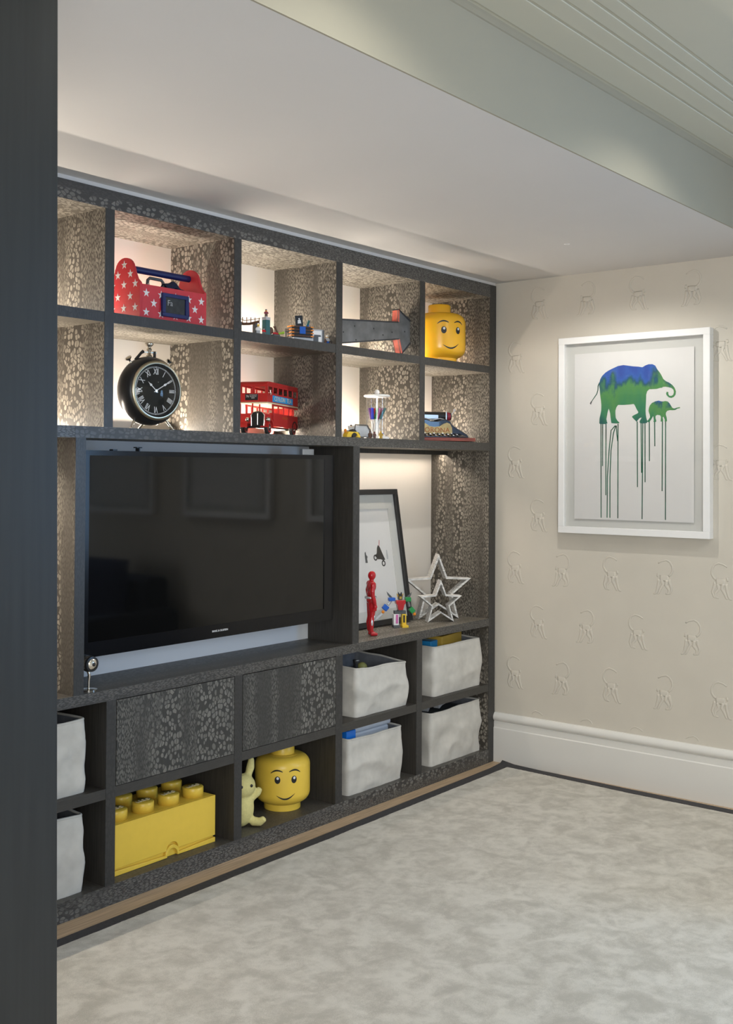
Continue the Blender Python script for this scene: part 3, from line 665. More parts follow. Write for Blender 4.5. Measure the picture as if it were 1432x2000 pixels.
# ================================================================== ALARM CLOCK
ck = thing('alarm_clock', 'black round pocket-watch style clock with Roman numerals on nickel legs', 'clock', (-2.245, 0.135, ZM1), math.radians(-6))
CZ, CR = 0.148, 0.130
prof = [(0.0, 0.050), (0.06, 0.050), (0.095, 0.044), (0.120, 0.030), (0.1295, 0.010), (0.131, -0.005), (0.127, -0.024), (0.117, -0.040), (0.106, -0.049), (0.100, -0.050), (0.097, -0.044), (0.0, -0.044)]
obj('case', MB().lathe([(max(r, 1e-5), y) for r, y in prof], 64, (0, 0, CZ), 'y'), 'blacksat', ck, smooth=True, auto=60)
obj('bezel', MB().lathe([(0.0985, -0.047), (0.108, -0.049), (0.112, -0.054), (0.108, -0.060), (0.101, -0.060), (0.0985, -0.054)], 64, (0, 0, CZ), 'y', True), 'brass', ck, smooth=True, auto=60)
obj('bezel_inner', MB().lathe([(0.094, -0.046), (0.0985, -0.047), (0.0985, -0.056), (0.094, -0.052)], 64, (0, 0, CZ), 'y', True), 'black', ck, smooth=True)
dl = obj('dial', MB().lathe([(1e-5, -0.0465), (0.0965, -0.0465), (0.0965, -0.044)], 64, (0, 0, CZ), 'y'), 'dial', ck)
tr_ = MB().lathe([(0.0865, -0.0470), (0.0875, -0.0470), (0.0875, -0.0466), (0.0865, -0.0466)], 64, (0, 0, CZ), 'y', True)
tr_.lathe([(0.0895, -0.0470), (0.0902, -0.0470), (0.0902, -0.0466), (0.0895, -0.0466)], 64, (0, 0, CZ), 'y', True)
for k in range(60):
    a = k * PI / 30
    if k % 5 == 0:
        t = MB().prism(starpoly(0.0022, 0.0012, 4), -0.0473, -0.0466, 'y'); t.xf(TR(0.0885 * math.sin(a), 0, CZ + 0.0885 * math.cos(a)))
        tr_.add(t.v, t.f)
obj('minute_track', tr_, 'starw', dl)
for k, s_ in enumerate(['XII', 'I', 'II', 'III', 'IIII', 'V', 'VI', 'VII', 'VIII', 'IX', 'X', 'XI']):
    a = k * PI / 6
    mtx = TR(0.0705 * math.sin(a), -0.0468, CZ + 0.0705 * math.cos(a)) @ RY(a) @ FACE
    textobj('numeral', s_, 0.0335, 0.0003, 'starw', dl, mtx, 0.92, 0.62)
def hand(ang, L, wd):
    b = MB().prism([(-wd * 0.35, -0.01), (wd * 0.35, -0.01), (wd * 0.3, L * 0.55), (wd, L * 0.62), (wd * 0.55, L * 0.74), (wd * 0.25, L * 0.78), (0, L), (-wd * 0.25, L * 0.78), (-wd * 0.55, L * 0.74), (-wd, L * 0.62), (-wd * 0.3, L * 0.55)], -0.0012, 0, 'y')
    return b.xf(TR(0, -0.048, CZ) @ RY(ang))
obj('hour_hand', hand(math.radians(-48), 0.048, 0.0052), 'starw', ck)
obj('minute_hand', hand(math.radians(59), 0.072, 0.0046), 'starw', ck)
obj('hand_boss', MB().lathe([(0.0, -0.0515), (0.006, -0.051), (0.006, -0.0475), (0, -0.0475)], 20, (0, 0, CZ), 'y'), 'chrome', ck, smooth=True)
obj('glass', MB().lathe([(max(1e-4, 0.16 * math.sin(t)), -0.0525 + 0.1261 - 0.16 * math.cos(t)) for t in [0.663 * i / 10 for i in range(11)]], 48, (0, 0, CZ), 'y', False, False), 'glassdome', ck, smooth=True)
for s_ in (-1, 1):
    obj('leg', MB().tube([(s_ * 0.068, -0.012, 0.046), (s_ * 0.094, -0.026, 0.004)], [0.006, 0.0048]).ell((s_ * 0.0945, -0.0265, 0.0052), (0.0062, 0.0062, 0.0052), 12, 8), 'chrome', ck, smooth=True)
obj('leg', MB().tube([(0.0, 0.030, 0.032), (-0.006, 0.060, 0.004)], [0.006, 0.0048]).ell((-0.006, 0.060, 0.0052), (0.006, 0.006, 0.0052), 12, 8), 'chrome', ck, smooth=True)
obj('crown', MB().lathe([(0.0, 0), (0.012, 0), (0.011, 0.006), (0.0065, 0.010), (0.0065, 0.022), (0.010, 0.024), (0.010, 0.031), (0.006, 0.034), (0.006, 0.038), (0.013, 0.043), (0.017, 0.050), (0.015, 0.054), (0.0, 0.057)], 24, (0, 0, CZ + CR - 0.001)), 'chrome', ck, smooth=True, auto=60)
obj('cross_pin', MB().tube([(-0.026, 0, CZ + CR + 0.017), (0.032, 0, CZ + CR + 0.017)], 0.0026, 10), 'chrome', ck, smooth=True)
obj('hammer_arm', MB().tube([(-0.060, 0, CZ + 0.115), (-0.036, 0, CZ + 0.142), (-0.026, 0, CZ + 0.149)], [0.006, 0.0055, 0.007], 8), 'black', ck, smooth=True)
obj('hammer_arm', MB().tube([(0.024, 0, CZ + 0.126), (0.025, 0, CZ + 0.140), (0.022, 0, CZ + 0.152)], [0.006, 0.0055, 0.006], 8), 'black', ck, smooth=True)
for s_ in (-1, 1):
    d = Vector((s_ * math.sin(0.66), 0, math.cos(0.66)))
    b0 = Vector((0, 0, CZ)) + d * (CR - 0.002)
    q = Vector((0, 0, 1)).rotation_difference(d).to_matrix().to_4x4()
    k = MB().lathe([(0.0, 0), (0.007, 0), (0.004, 0.006), (0.004, 0.014), (0.011, 0.018), (0.014, 0.022), (0.012, 0.026), (0, 0.028)], 20).xf(TR(*b0) @ q)
    obj('winding_knob', k, 'chrome', ck, smooth=True, auto=60)

# ================================================================== DOUBLE-DECKER BUS
bus = thing('toy_bus', 'red tin double-decker bus with blue advertisement panel on its side', 'toy bus', (-1.676, 0.06, ZM1), math.radians(24))
# local: +x backwards along the bus, +y towards its off side, front at x=0, near side at y=0
BL, BW, BH = 0.47, 0.125, 0.222
Z0, ZW1, ZBELT, ZMID, ZW2, ZTOP = 0.036, 0.090, 0.098, 0.132, 0.168, 0.212
def side(mb, y0, y1):
    # lower deck wall with window openings, upper deck wall with window openings
    x0 = 0.075
    mb.box(x0, BL - 0.055, y0, y1, Z0, 0.090)
    for i in range(6):
        a = x0 + (BL - 0.055 - x0) * i / 5
        mb.box(a - (0.004 if i else 0), a + (0.004 if i < 5 else 0), y0, y1, 0.090, 0.122)
    mb.box(x0, BL - 0.055, y0, y1, 0.121, 0.130)
    mb.box(0.006, BL - 0.006, y0, y1, 0.135, 0.172)
    for i in range(8):
        a = 0.006 + (BL - 0.012) * i / 7
        mb.box(max(0.006, a - 0.0045), min(BL - 0.006, a + 0.0045), y0, y1, 0.172, 0.201)
    mb.box(0.006, BL - 0.006, y0, y1, 0.200, 0.209)
b = MB(); side(b, 0, 0.005); side(b, BW - 0.005, BW)
# front upper wall with two windows, rear wall
b.box(0, 0.006, 0, BW, 0.135, 0.172).box(0, 0.006, 0, BW, 0.200, 0.209)
for y in (0, BW / 2 - 0.006, BW - 0.012): b.box(0, 0.006, y, y + 0.012, 0.172, 0.200)
b.box(BL - 0.006, BL, 0, BW, 0.135, 0.209)
b.box(0.075, 0.080, 0, BW, Z0, 0.092).box(0.075, 0.080, 0, 0.008, 0.092, 0.13).box(0.075, 0.080, BW - 0.008, BW, 0.092, 0.13).box(0.075, 0.080, BW / 2 - 0.003, BW / 2 + 0.003, 0.092, 0.13)
b.box(BL - 0.06, BL - 0.055, 0.03, BW, Z0, 0.130)
b.box(0.0, BL - 0.0, 0.0, BW, 0.1325, 0.1365)       # floor of the upper deck
# driver's cab beside the bonnet
b.box(0.004, 0.075, BW * 0.52, BW, Z0 + 0.01, 0.086).box(0.004, 0.010, BW - 0.006, BW, 0.086, 0.132).box(0.004, 0.010, BW * 0.52, BW * 0.52 + 0.006, 0.086, 0.132)
obj('body', b, 'busred', bus, bevel=0.0012, seg=1)
rp = [(0, 0.208), (0.004, 0.215), (0.012, 0.220), (0.03, 0.222), (BL - 0.03, 0.222), (BL - 0.012, 0.219), (BL - 0.003, 0.213), (BL, 0.208)]
obj('roof', MB().prism(rp, 0.001, BW - 0.001, 'y'), 'busred', bus, bevel=0.006)
obj('cream_band', MB().box(-0.0008, BL + 0.0008, -0.0012, BW + 0.0012, 0.1292, 0.1345), 'creamprint', bus)
obj('bonnet', MB().prism([(0.006, 0.040), (BW * 0.52, 0.040), (BW * 0.52, 0.086), (BW * 0.45, 0.093), (0.022, 0.093), (0.010, 0.086)], -0.006, 0.075, 'x'), 'busred', bus, bevel=0.003)
gr = obj('grille', MB().prism([(0.014, 0.036), (0.064, 0.036), (0.066, 0.080), (0.058, 0.090), (0.039, 0.095), (0.020, 0.090), (0.012, 0.080)], -0.010, -0.006, 'x'), 'grille', bus)
obj('grille_surround', MB().tube([(-0.010, 0.012, 0.036), (-0.010, 0.010, 0.080), (-0.010, 0.019, 0.091), (-0.010, 0.039, 0.096), (-0.010, 0.059, 0.091), (-0.010, 0.068, 0.080), (-0.010, 0.066, 0.036)], 0.0016, 8), 'chrome', gr, smooth=True)
obj('grille_bar', MB().tube([(-0.011, 0.039, 0.040), (-0.011, 0.039, 0.086)], 0.0013, 8).lathe([(0.003, -0.012), (0.005, -0.012), (0.005, -0.0105), (0.003, -0.0105)], 16, (0, 0.039, 0.090), 'x', True), 'chrome', gr)
for y in (-0.004, 0.086):
    obj('headlamp', MB().ell((-0.002, y, 0.062), (0.012, 0.010, 0.010), 16, 10), 'chrome', bus, smooth=True)
for y in (0.0, 0.094):
    fe = [(0.072 * 0 + 0.030 + 0.033 * math.cos(t), 0.030 + 0.036 * math.sin(t)) for t in [PI * i / 12 for i in range(13)]]
    fe += [(0.030 + 0.027 * math.cos(t), 0.030 + 0.029 * math.sin(t)) for t in [PI * (12 - i) / 12 for i in range(13)]]
    obj('mudguard', MB().prism(fe, y - 0.006, y + 0.030, 'y'), 'busred', bus)
def wheel(x, y, s):
    b = MB().lathe([(0.012, -0.009), (0.024, -0.009), (0.029, -0.006), (0.030, 0.0), (0.029, 0.006), (0.024, 0.009), (0.012, 0.009)], 28, (x, y, 0.030), 'y')
    o = obj('tyre', b, 'tyre', bus, smooth=True)
    obj('rim', MB().lathe([(1e-5, -0.0055), (0.009, -0.0055), (0.013, -0.0085), (0.019, -0.0100), (0.021, -0.0095), (0.021, -0.003), (1e-5, -0.003)], 28, (x, y, 0.030), 'y'), 'busred', o, smooth=True)
    obj('hub_cap', MB().ell((x, y - 0.008, 0.030), (0.005, 0.005, 0.005), 12, 8), 'chrome', o, smooth=True)
for x in (0.030, 0.355):
    wheel(x, 0.010, 1); wheel(x, BW - 0.012, -1)
for x in (0.030, 0.355):
    obj('axle', MB().tube([(x, 0.012, 0.030), (x, BW - 0.014, 0.030)], 0.003, 8), 'black', bus)
obj('chassis', MB().box(0.02, BL - 0.03, 0.035, BW - 0.035, 0.030, 0.037), 'black', bus)
arch = [(0.355 + 0.036 * math.cos(t), 0.030 + 0.038 * math.sin(t)) for t in [PI * i / 12 for i in range(13)]] + [(0.355 + 0.031 * math.cos(t), 0.030 + 0.033 * math.sin(t)) for t in [PI * (12 - i) / 12 for i in range(13)]]
obj('wheel_arch', MB().prism(arch, -0.0022, 0.003, 'y'), 'black', bus)
obj('advert_panel', MB().box(0.062, 0.325, -0.0016, 0, 0.1385, 0.1655), 'bluepanel', bus)
textobj('advert_lettering', 'CEYLON  TEA', 0.0275, 0.0003, 'creamprint', bus, TR(0.193, -0.0020, 0.1522) @ FACE, 1.0, 1.32)
db = obj('destination_blind', MB().box(-0.0015, 0, 0.042, 0.098, 0.142, 0.168), 'black', bus)
MF = TR(-0.0018, 0, 0) @ RZ(-PI / 2) @ FACE
textobj('route_number', '76', 0.013, 0.0002, 'starw', db, TR(-0.0018, 0.088, 0.158) @ RZ(-PI / 2) @ FACE)
for i, z in enumerate((0.163, 0.157, 0.151)):
    textobj('blind_lettering', ['TOTTENHAM', 'WATERLOO', 'BANK'][i], 0.0055, 0.0002, 'starw', db, TR(-0.0018, 0.063, z) @ RZ(-PI / 2) @ FACE)
obj('blind_border', MB().tube([(-0.001, 0.041, 0.141), (-0.001, 0.099, 0.141), (-0.001, 0.099, 0.169), (-0.001, 0.041, 0.169), (-0.001, 0.041, 0.141)], 0.0014, 6), 'busred', db)
obj('wing_mirror', MB().tube([(0.012, -0.001, 0.182), (0.010, -0.008, 0.184), (0.012, -0.009, 0.172)], 0.0014, 6).ell((0.012, -0.009, 0.170), (0.002, 0.004, 0.007), 10, 8), 'chrome', bus)
obj('gold_script', MB().box(0.19, 0.265, -0.0004, 0, 0.068, 0.080), mat('faded_gold_print', (0.42, 0.06, 0.015), 0.4, var=0.4, scale=120), bus)
for i in range(3):
    obj('seat_row', MB().box(0.12 + 0.09 * i, 0.128 + 0.09 * i, 0.012, BW - 0.012, 0.1365, 0.178), 'busred', bus)
obj('platform', MB().box(BL - 0.055, BL + 0.004, 0, BW, 0.034, 0.038), 'black', bus)
obj('platform_pole', MB().tube([(BL - 0.03, 0.006, 0.038), (BL - 0.03, 0.006, 0.133)], 0.0022, 8), 'chrome', bus)

# ================================================================== ARROW SIGN
ar = thing('arrow_sign', 'dark metal marquee arrow with coral painted edges leaning in upper bay', 'arrow sign', (-0.95, 0.055, Z21), 0)
ap = [(-0.300, 0.010), (-0.300, 0.125), (0.165, 0.160), (0.168, 0.222), (0.350, 0.135), (0.195, 0.006), (0.170, 0.075)]
obj('face', MB().prism(ap, 0.004, 0.010, 'y'), 'arrow', ar)
def rim(poly, i, y0, y1, t=0.006):
    a = Vector((poly[i][0], 0, poly[i][1])); c = Vector((poly[(i + 1) % len(poly)][0], 0, poly[(i + 1) % len(poly)][1]))
    d = (c - a).normalized(); nn = Vector((-d.z, 0, d.x)) * t
    q = [a, c, c - nn, a - nn]
    return MB().add([(p.x, y, p.z) for y in (y0, y1) for p in q], [(0, 1, 2, 3), (7, 6, 5, 4), (0, 4, 5, 1), (1, 5, 6, 2), (2, 6, 7, 3), (3, 7, 4, 0)])
for i in range(7):
    obj('edge', rim(ap, i, 0.0, 0.040), 'coral' if i in (2, 5) else 'arrowdk', ar)
obj('backplate', MB().prism(ap, 0.036, 0.040, 'y'), 'arrowdk', ar)
for (x, z) in ((-0.16, 0.105), (-0.15, 0.043), (-0.02, 0.108), (-0.015, 0.056), (0.12, 0.105), (0.22, 0.118), (0.05, 0.085), (-0.24, 0.07)):
    obj('bulb_hole', MB().lathe([(1e-5, 0.0030), (0.0035, 0.0034), (0.0042, 0.0040)], 12, (x, 0, z), 'y'), 'black', ar)

# ================================================================== YELLOW TOY HEADS
def toy_head(label, loc, dia, face_rz, m, stud=True):
    t = thing('toy_head_box', label, 'storage box', loc, face_rz, 'toy head storage boxes')
    R = dia / 2; k = dia / 0.24
    n0 = 0.026 * k; h = 0.205 * k; rc = 0.045 * k
    pr = [(1e-5, 0), (0.079 * k, 0), (0.0795 * k, 0.004 * k), (0.0795 * k, n0), (0.084 * k, n0 + 0.002 * k)]
    pr += [(R - rc + rc * math.sin(a), n0 + 0.003 * k + rc - rc * math.cos(a)) for a in [math.radians(15 + 75 * i / 8) for i in range(9)]]
    pr += [(R - rc + rc * math.cos(a), n0 + h - rc + rc * math.sin(a)) for a in [math.radians(90 * i / 9) for i in range(9)]]
    pr += [(0.072 * k, n0 + h + 0.0005), (0.070 * k, n0 + h + 0.0005), (0.066 * k, n0 + h - 0.001)]
    obj('head', MB().lathe(pr, 64), m, t, smooth=True, auto=50)
    sz = n0 + h - 0.001; r2 = 0.0515 * k
    obj('stud_lid', MB().lathe([(0.068 * k, sz), (0.068 * k, sz + 0.002), (r2, sz + 0.004), (r2, sz + 0.038 * k), (r2 - 0.004 * k, sz + 0.042 * k), (1e-5, sz + 0.042 * k)], 48), m, t, smooth=True, auto=50)
    # printed face, wrapped on the cylinder
    def wrap(poly, off):
        b = MB(); n_ = len(poly)
        c = (sum(p[0] for p in poly) / n_, sum(p[1] for p in poly) / n_)
        rings = 4; vs = [(c[0], c[1])]
        for r_ in range(1, rings + 1):
            vs += [(c[0] + (p[0] - c[0]) * r_ / rings, c[1] + (p[1] - c[1]) * r_ / rings) for p in poly]
        P = []
        for (x, z) in vs:
            a = x / R; P.append(((R + off) * math.sin(a), -(R + off) * math.cos(a), z))
        fs = [(0, 1 + i, 1 + (i + 1) % n_) for i in range(n_)]
        for r_ in range(rings - 1):
            o = 1 + r_ * n_
            fs += [(o + i, o + n_ + i, o + n_ + (i + 1) % n_, o + (i + 1) % n_) for i in range(n_)]
        return b.add(P, fs)
    def strip(ps, ws, off):
        b = MB(); P = []
        for i, (x, z) in enumerate(ps):
            d = Vector((ps[min(i + 1, len(ps) - 1)][0] - ps[max(i - 1, 0)][0], ps[min(i + 1, len(ps) - 1)][1] - ps[max(i - 1, 0)][1])).normalized()
            for s in (-1, 1):
                xx = x - d.y * ws[i] * s; zz = z + d.x * ws[i] * s; a = xx / R
                P.append(((R + off) * math.sin(a), -(R + off) * math.cos(a), zz))
        return b.add(P, [(2 * i, 2 * i + 1, 2 * i + 3, 2 * i + 2) for i in range(len(ps) - 1)])
    ez = n0 + 0.120 * k
    for s in (-1, 1):
        e = obj('eye', wrap([(s * 0.036 * k + 0.0125 * k * math.cos(a), ez + 0.016 * k * math.sin(a)) for a in [2 * PI * i / 20 for i in range(20)]], 0.0006), 'black', t)
        obj('glint', wrap([(s * 0.036 * k + 0.001 * k + 0.0055 * k * math.cos(a), ez + 0.007 * k + 0.006 * k * math.sin(a)) for a in [2 * PI * i / 14 for i in range(14)]], 0.0012), 'starw', e)
        bx = [(s * (0.014 + 0.052 * q) * k, ez + (0.028 + 0.016 * math.sin(PI * min(1, 0.12 + q * 0.62)) - 0.012 * q * q) * k) for q in [i / 10 for i in range(11)]]
        obj('eyebrow', strip(bx, [0.0028 * k * math.sin(PI * (0.12 + 0.80 * q / 10)) + 0.0006 for q in range(11)], 0.0006), 'black', t)
    mx = [((-0.040 + 0.080 * q) * k, ez + (-0.066 - 0.018 * math.sin(PI * q) + 0.006 * q) * k) for q in [i / 14 for i in range(15)]]
    obj('mouth', strip(mx, [0.0034 * k * math.sin(PI * (0.06 + 0.88 * q / 14)) for q in range(15)], 0.0006), 'black', t)
    return t
toy_head('amber glossy toy head with smile, in the top bay above the typewriter', (-0.272, 0.176, Z21), 0.272, math.radians(-28), 'amber')
toy_head('plain yellow toy head with smile, in the low bay below a drawer', (-1.462, 0.160, ZL), 0.238, math.radians(-40), 'yellow')

# ================================================================== BRICK DRAWER
bd = thing('brick_storage_box', 'large yellow toy brick storage drawer with round studs in bottom bay', 'storage box', (-2.211, 0.052, ZL))
obj('body', MB().box(-0.249, 0.249, 0.012, 0.25, 0.0, 0.181), 'yellow', bd, bevel=0.002)
ac = [(0.03 + 0.029 * math.cos(PI - PI * i / 16), 0.026 + 0.029 * math.sin(PI - PI * i / 16)) for i in range(17)]
face_ = [(-0.249, 0.026), (-0.249, 0.181), (0.249, 0.181), (0.249, 0.026)] + list(reversed(ac))
obj('drawer_front', MB().prism(face_, 0.0, 0.012, 'y'), 'yellow', bd, bevel=0.0012, seg=1)
ac2 = [(0.03 + 0.026 * math.cos(PI - PI * i / 16), 0.0 + 0.030 * math.sin(PI - PI * i / 16)) for i in range(17)]
face2 = [(-0.249, 0.0), (-0.249, 0.021), (0.249, 0.021), (0.249, 0.0)] + list(reversed(ac2))
low_ = [(-0.249, 0.0)] + [(-0.249, 0.018)] + [(0.03 + 0.034 * math.cos(PI - PI * i / 16), 0.010 + 0.034 * math.sin(PI - PI * i / 16)) for i in range(17)] + [(0.249, 0.018), (0.249, 0.0)] + list(reversed([(0.03 + 0.026 * math.cos(PI - PI * i / 16), 0.001 + 0.030 * math.sin(PI - PI * i / 16)) for i in range(17)]))
obj('finger_lip', MB().prism(low_, -0.0005, 0.010, 'y'), 'yellow', bd, bevel=0.001, seg=1)
stm = mesh('stud', MB().lathe([(0.041, 0.0), (0.041, 0.034), (0.0385, 0.037), (1e-5, 0.037)], 40))
first = True
for j in range(2):
    for i in range(4):
        o = obj('stud', stm, 'yellow', bd); o.location = (-0.1875 + 0.125 * i, 0.0625 + 0.125 * j, 0.181)
        if first:
            for p in stm.polygons: p.use_smooth = len(p.vertices) == 4
            first = False
            lm = text('LEGO', 0.026, 0.0012); lm.transform(TR(0, 0, 0.0375))
        obj('stud_lettering', lm, 'creamprint', o)

# ================================================================== BASKETS
def basket(label, loc, W, D, H, seed, sag=(0, 0, 0, 0), lean=0.0, handle=False):
    """loc = front left bottom corner; soft canvas box with creases"""
    t = thing('fabric_basket', label, 'basket', loc, 0, 'fabric baskets in the lower bays')
    rc = 0.018; NS = 96; NV = 26
    per = []
    segs = [((rc, 0), (W - rc, 0), 30), None, ((W, rc), (W, D - rc), 16), None, ((W - rc, D), (rc, D), 20), None, ((0, D - rc), (0, rc), 16), None]
    cs = [None, (W - rc, rc, -PI / 2), None, (W - rc, D - rc, 0), None, (rc, D - rc, PI / 2), None, (rc, rc, PI)]
    for s_, c_ in zip(segs, cs):
        if s_:
            (a, b_, n_) = s_
            for i in range(n_): per.append((a[0] + (b_[0] - a[0]) * i / n_, a[1] + (b_[1] - a[1]) * i / n_))
        else:
            for i in range(4): a = c_[2] + PI / 2 * i / 4; per.append((c_[0] + rc * math.cos(a), c_[1] + rc * math.sin(a)))
    n_ = len(per); sd = Vector((seed * 3.7, seed * 1.3, seed * 2.1))
    def ridge(p):
        return 1 - abs(noise.noise(p)) * 2.2
    def P(off, top=True):
        def f(i, j):
            x, y = per[i % n_]; v = j / (NV - 1)
            cx, cy = x - W / 2, y - D / 2; r_ = math.hypot(cx / W, cy / D)
            nx, ny = (cx / (W / 2)) ** 9, (cy / (D / 2)) ** 9; l = math.hypot(nx, ny) or 1; nx /= l; ny /= l
            u1 = i / n_
            bulge = 0.008 * math.sin(PI * v)
            fold = 0.015 * (ridge(Vector((x * 6 + y * 5 + v * 0.8, v * 1.6 - x * 2.0, 0.3)) + sd) - 0.55) * math.sin(PI * min(1, v * 1.0 + 0.08)) + 0.010 * noise.noise(Vector((x * 9, y * 9, v * 2.0)) + sd) * math.sin(PI * v * 0.93 + 0.12)
            fold += 0.0016 * noise.noise(Vector((x * 50, y * 50, v * 9)) + sd)
            tw = 0.012 * noise.noise(Vector((cx * 3, cy * 3, 0.5 + 3 * v)) + sd) * (abs(nx * ny) * 2) * math.sin(PI * v)
            d = bulge + fold + tw - off
            # rim sags between the corners differently on each basket
            fx, fy = x / W, y / D
            sg = sag[0] * (1 - fx) * (1 - fy) + sag[1] * fx * (1 - fy) + sag[2] * fx * fy + sag[3] * (1 - fx) * fy
            z = v * (H + sg + 0.006 * noise.noise(Vector((x * 8, y * 8, 7.0)) + sd)) + (0.0 if off else 0)
            return (x + nx * d + lean * v, max(-0.022, y + ny * d), max(0.0, z) + (0.006 if off and j == 0 else 0))
        return f
    outer_ = MB().grid(P(0.0), n_, NV, True)
    outer_.f.append(tuple(reversed(range(n_))))
    obj('canvas', outer_, 'linen', t, smooth=True, auto=70)
    inn = MB().grid(P(0.006), n_, NV, True); inn.f.append(tuple(range(n_)))
    obj('lining', inn, 'lining', t, smooth=True, auto=70)
    fo, fi = P(0.0), P(0.006)
    rimp = [tuple((Vector(fo(i, NV - 1)) + Vector(fi(i, NV - 1))) / 2 + Vector((0, 0, -0.001))) for i in range(n_)]
    b = MB(); seg = 8
    rp_ = rimp + [rimp[0]]
    b.tube(rp_, 0.0048, seg, False)
    obj('hem', b, 'linen', t, smooth=True, auto=80)
    if handle:
        hb = MB().tube([(-0.006, 0.10 + 0.045 * math.cos(a), H * 0.62 + 0.030 * math.sin(a)) for a in [2 * PI * i / 14 for i in range(15)]], 0.004, 8, False)
        obj('handle', hb, 'black', t, smooth=True)
    return t
basket('linen basket holding toys, upper left of the four baskets beside the skirting', (-1.120, 0.030, 0.409), 0.385, 0.31, 0.212, 1, (0.004, -0.006, 0.01, 0.03), 0.0)
basket('linen basket holding mustard and blue boxes, upper right of the four', (-0.512, 0.030, 0.409), 0.420, 0.31, 0.236, 2, (0.004, 0.006, 0.02, 0.02), 0.0, True)
basket('linen basket with clear plastic tub and blue lid, lower left of the four', (-1.172, 0.030, ZL), 0.402, 0.31, 0.246, 3, (0.0, 0.0, 0.0, 0.0), 0.0)
basket('linen basket full of pale toy track pieces, lower right of the four', (-0.536, 0.030, ZL), 0.445, 0.31, 0.258, 4, (0.0, 0.004, -0.004, 0.0), 0.0)
basket('linen basket in upper bay beside the dark door jamb', (-3.01, 0.030, 0.409), 0.41, 0.31, 0.250, 5, (0, 0, 0, 0), 0.0)
basket('linen basket in bottom bay beside the dark door jamb', (-3.01, 0.030, ZL), 0.405, 0.31, 0.266, 6, (0, 0, 0, 0), 0.0)

# contents of the baskets
def rbox(name, label, cat, loc, dims, m, rz=0.0, rx=0.0, bevel=0.003, group=None, ry=0.0):
    o = obj(name, MB().box(0, dims[0], 0, dims[1], 0, dims[2]), m, None, bevel=bevel)
    o.location = loc; o.rotation_euler = (rx, ry, rz); return tag(o, label, cat, group)
bx = thing('game_box', 'mustard game box with dark edge lines in upper right basket', 'box', (-0.372, 0.080, 0.462), math.radians(9))
obj('carton', MB().box(0, 0.235, 0, 0.18, 0, 0.222), 'bookyel', bx, bevel=0.002)
obj('edge_band', MB().box(-0.001, 0.236, 0.160, 0.164, 0.2215, 0.2232), 'black', bx)
bx2 = thing('picture_box', 'blue printed box lying beside mustard box in basket', 'box', (-0.468, 0.082, 0.456), math.radians(8))
obj('carton', MB().box(0, 0.075, 0, 0.18, 0, 0.215), 'bookblue', bx2, bevel=0.002)
obj('pale_print', MB().box(0.040, 0.0752, 0.01, 0.17, 0.2148, 0.2154), 'bookteal', bx2)
tbx = thing('plastic_tub', 'translucent plastic tub with milky lid in lower left basket', 'tub', (-1.08, 0.085, ZL + 0.018))
obj('tub', MB().box(0.008, 0.288, 0.008, 0.212, 0, 0.232), 'milky', tbx, bevel=0.012)
obj('lid', MB().box(0, 0.296, 0, 0.22, 0.232, 0.262), 'milky', tbx, bevel=0.012, seg=3)
rbox('lid_box', 'bright blue plastic lid box at corner of lower left basket', 'box', (-1.158, 0.052, ZL + 0.020), (0.066, 0.14, 0.262), 'blueplas', bevel=0.004)
for i, (x, y, z, rz, ry, s) in enumerate([(-0.46, 0.10, 0.262, 0.3, -0.5, 0.06), (-0.385, 0.085, 0.268, 0.1, -0.35, 0.05), (-0.33, 0.10, 0.276, -0.2, -0.3, 0.06), (-0.27, 0.10, 0.285, 0.25, -0.42, 0.055), (-0.21, 0.13, 0.300, 0.1, -0.3, 0.06)]):
    o = obj('track_piece', MB().box(0, s, 0, 0.035, 0, 0.030), 'ltgrey', None, bevel=0.002); o.location = (x, y, z + 0.056); o.rotation_euler = (0, ry, rz)
    tag(o, ['leftmost pale toy track piece heaped in lower right basket', 'second pale toy track piece from the left in lower right basket', 'middle pale toy track piece heaped in lower right basket', 'fourth pale toy track piece from the left in lower right basket', 'rightmost pale toy track piece heaped in lower right basket'][i], 'toy track', 'track pieces in the lower right basket')
rbox('toy_board', 'wide pale blue toy sheet leaning in lower right basket', 'toy', (-0.44, 0.29, ZL + 0.012), (0.27, 0.02, 0.285), mat('pale_blue_plastic', (0.24, 0.29, 0.38), 0.4), rx=0.06)
obj_ = obj('toy_stack', MB().box(0, 0.30, 0, 0.20, 0, 0.226), 'dkgrey', None, bevel=0.004); obj_.location = (-0.46, 0.09, ZL + 0.012); tag(obj_, 'dark toy box under track pieces in lower right basket', 'box')
kk = thing('toy_crane', 'small black toy sticking up in upper left basket', 'toy', (-1.06, 0.085, 0.42))
obj('stick', MB().tube([(0.0, 0, 0.0), (0.004, 0, 0.15), (-0.006, 0, 0.205)], [0.012, 0.010, 0.008], 8), 'black', kk, smooth=True)
obj('tip', MB().ell((0.010, -0.004, 0.192), (0.014, 0.008, 0.007), 10, 8), 'silver', kk, smooth=True)
kb = obj('toy_ball', MB().ell((0, 0, 0.026), (0.026, 0.026, 0.026), 20, 12), 'olive', None, smooth=True); kb.location = (-0.955, 0.13, 0.576); tag(kb, 'olive green toy ball in upper left basket', 'ball')
ks = obj('toy_tray', MB().box(0, 0.31, 0, 0.20, 0, 0.155), 'dkgrey', None, bevel=0.005); ks.location = (-1.09, 0.09, 0.421); tag(ks, 'dark grey toy tray inside upper left basket', 'tray')
kk.location.z = 0.576; kk.scale = (1, 1, 0.40)

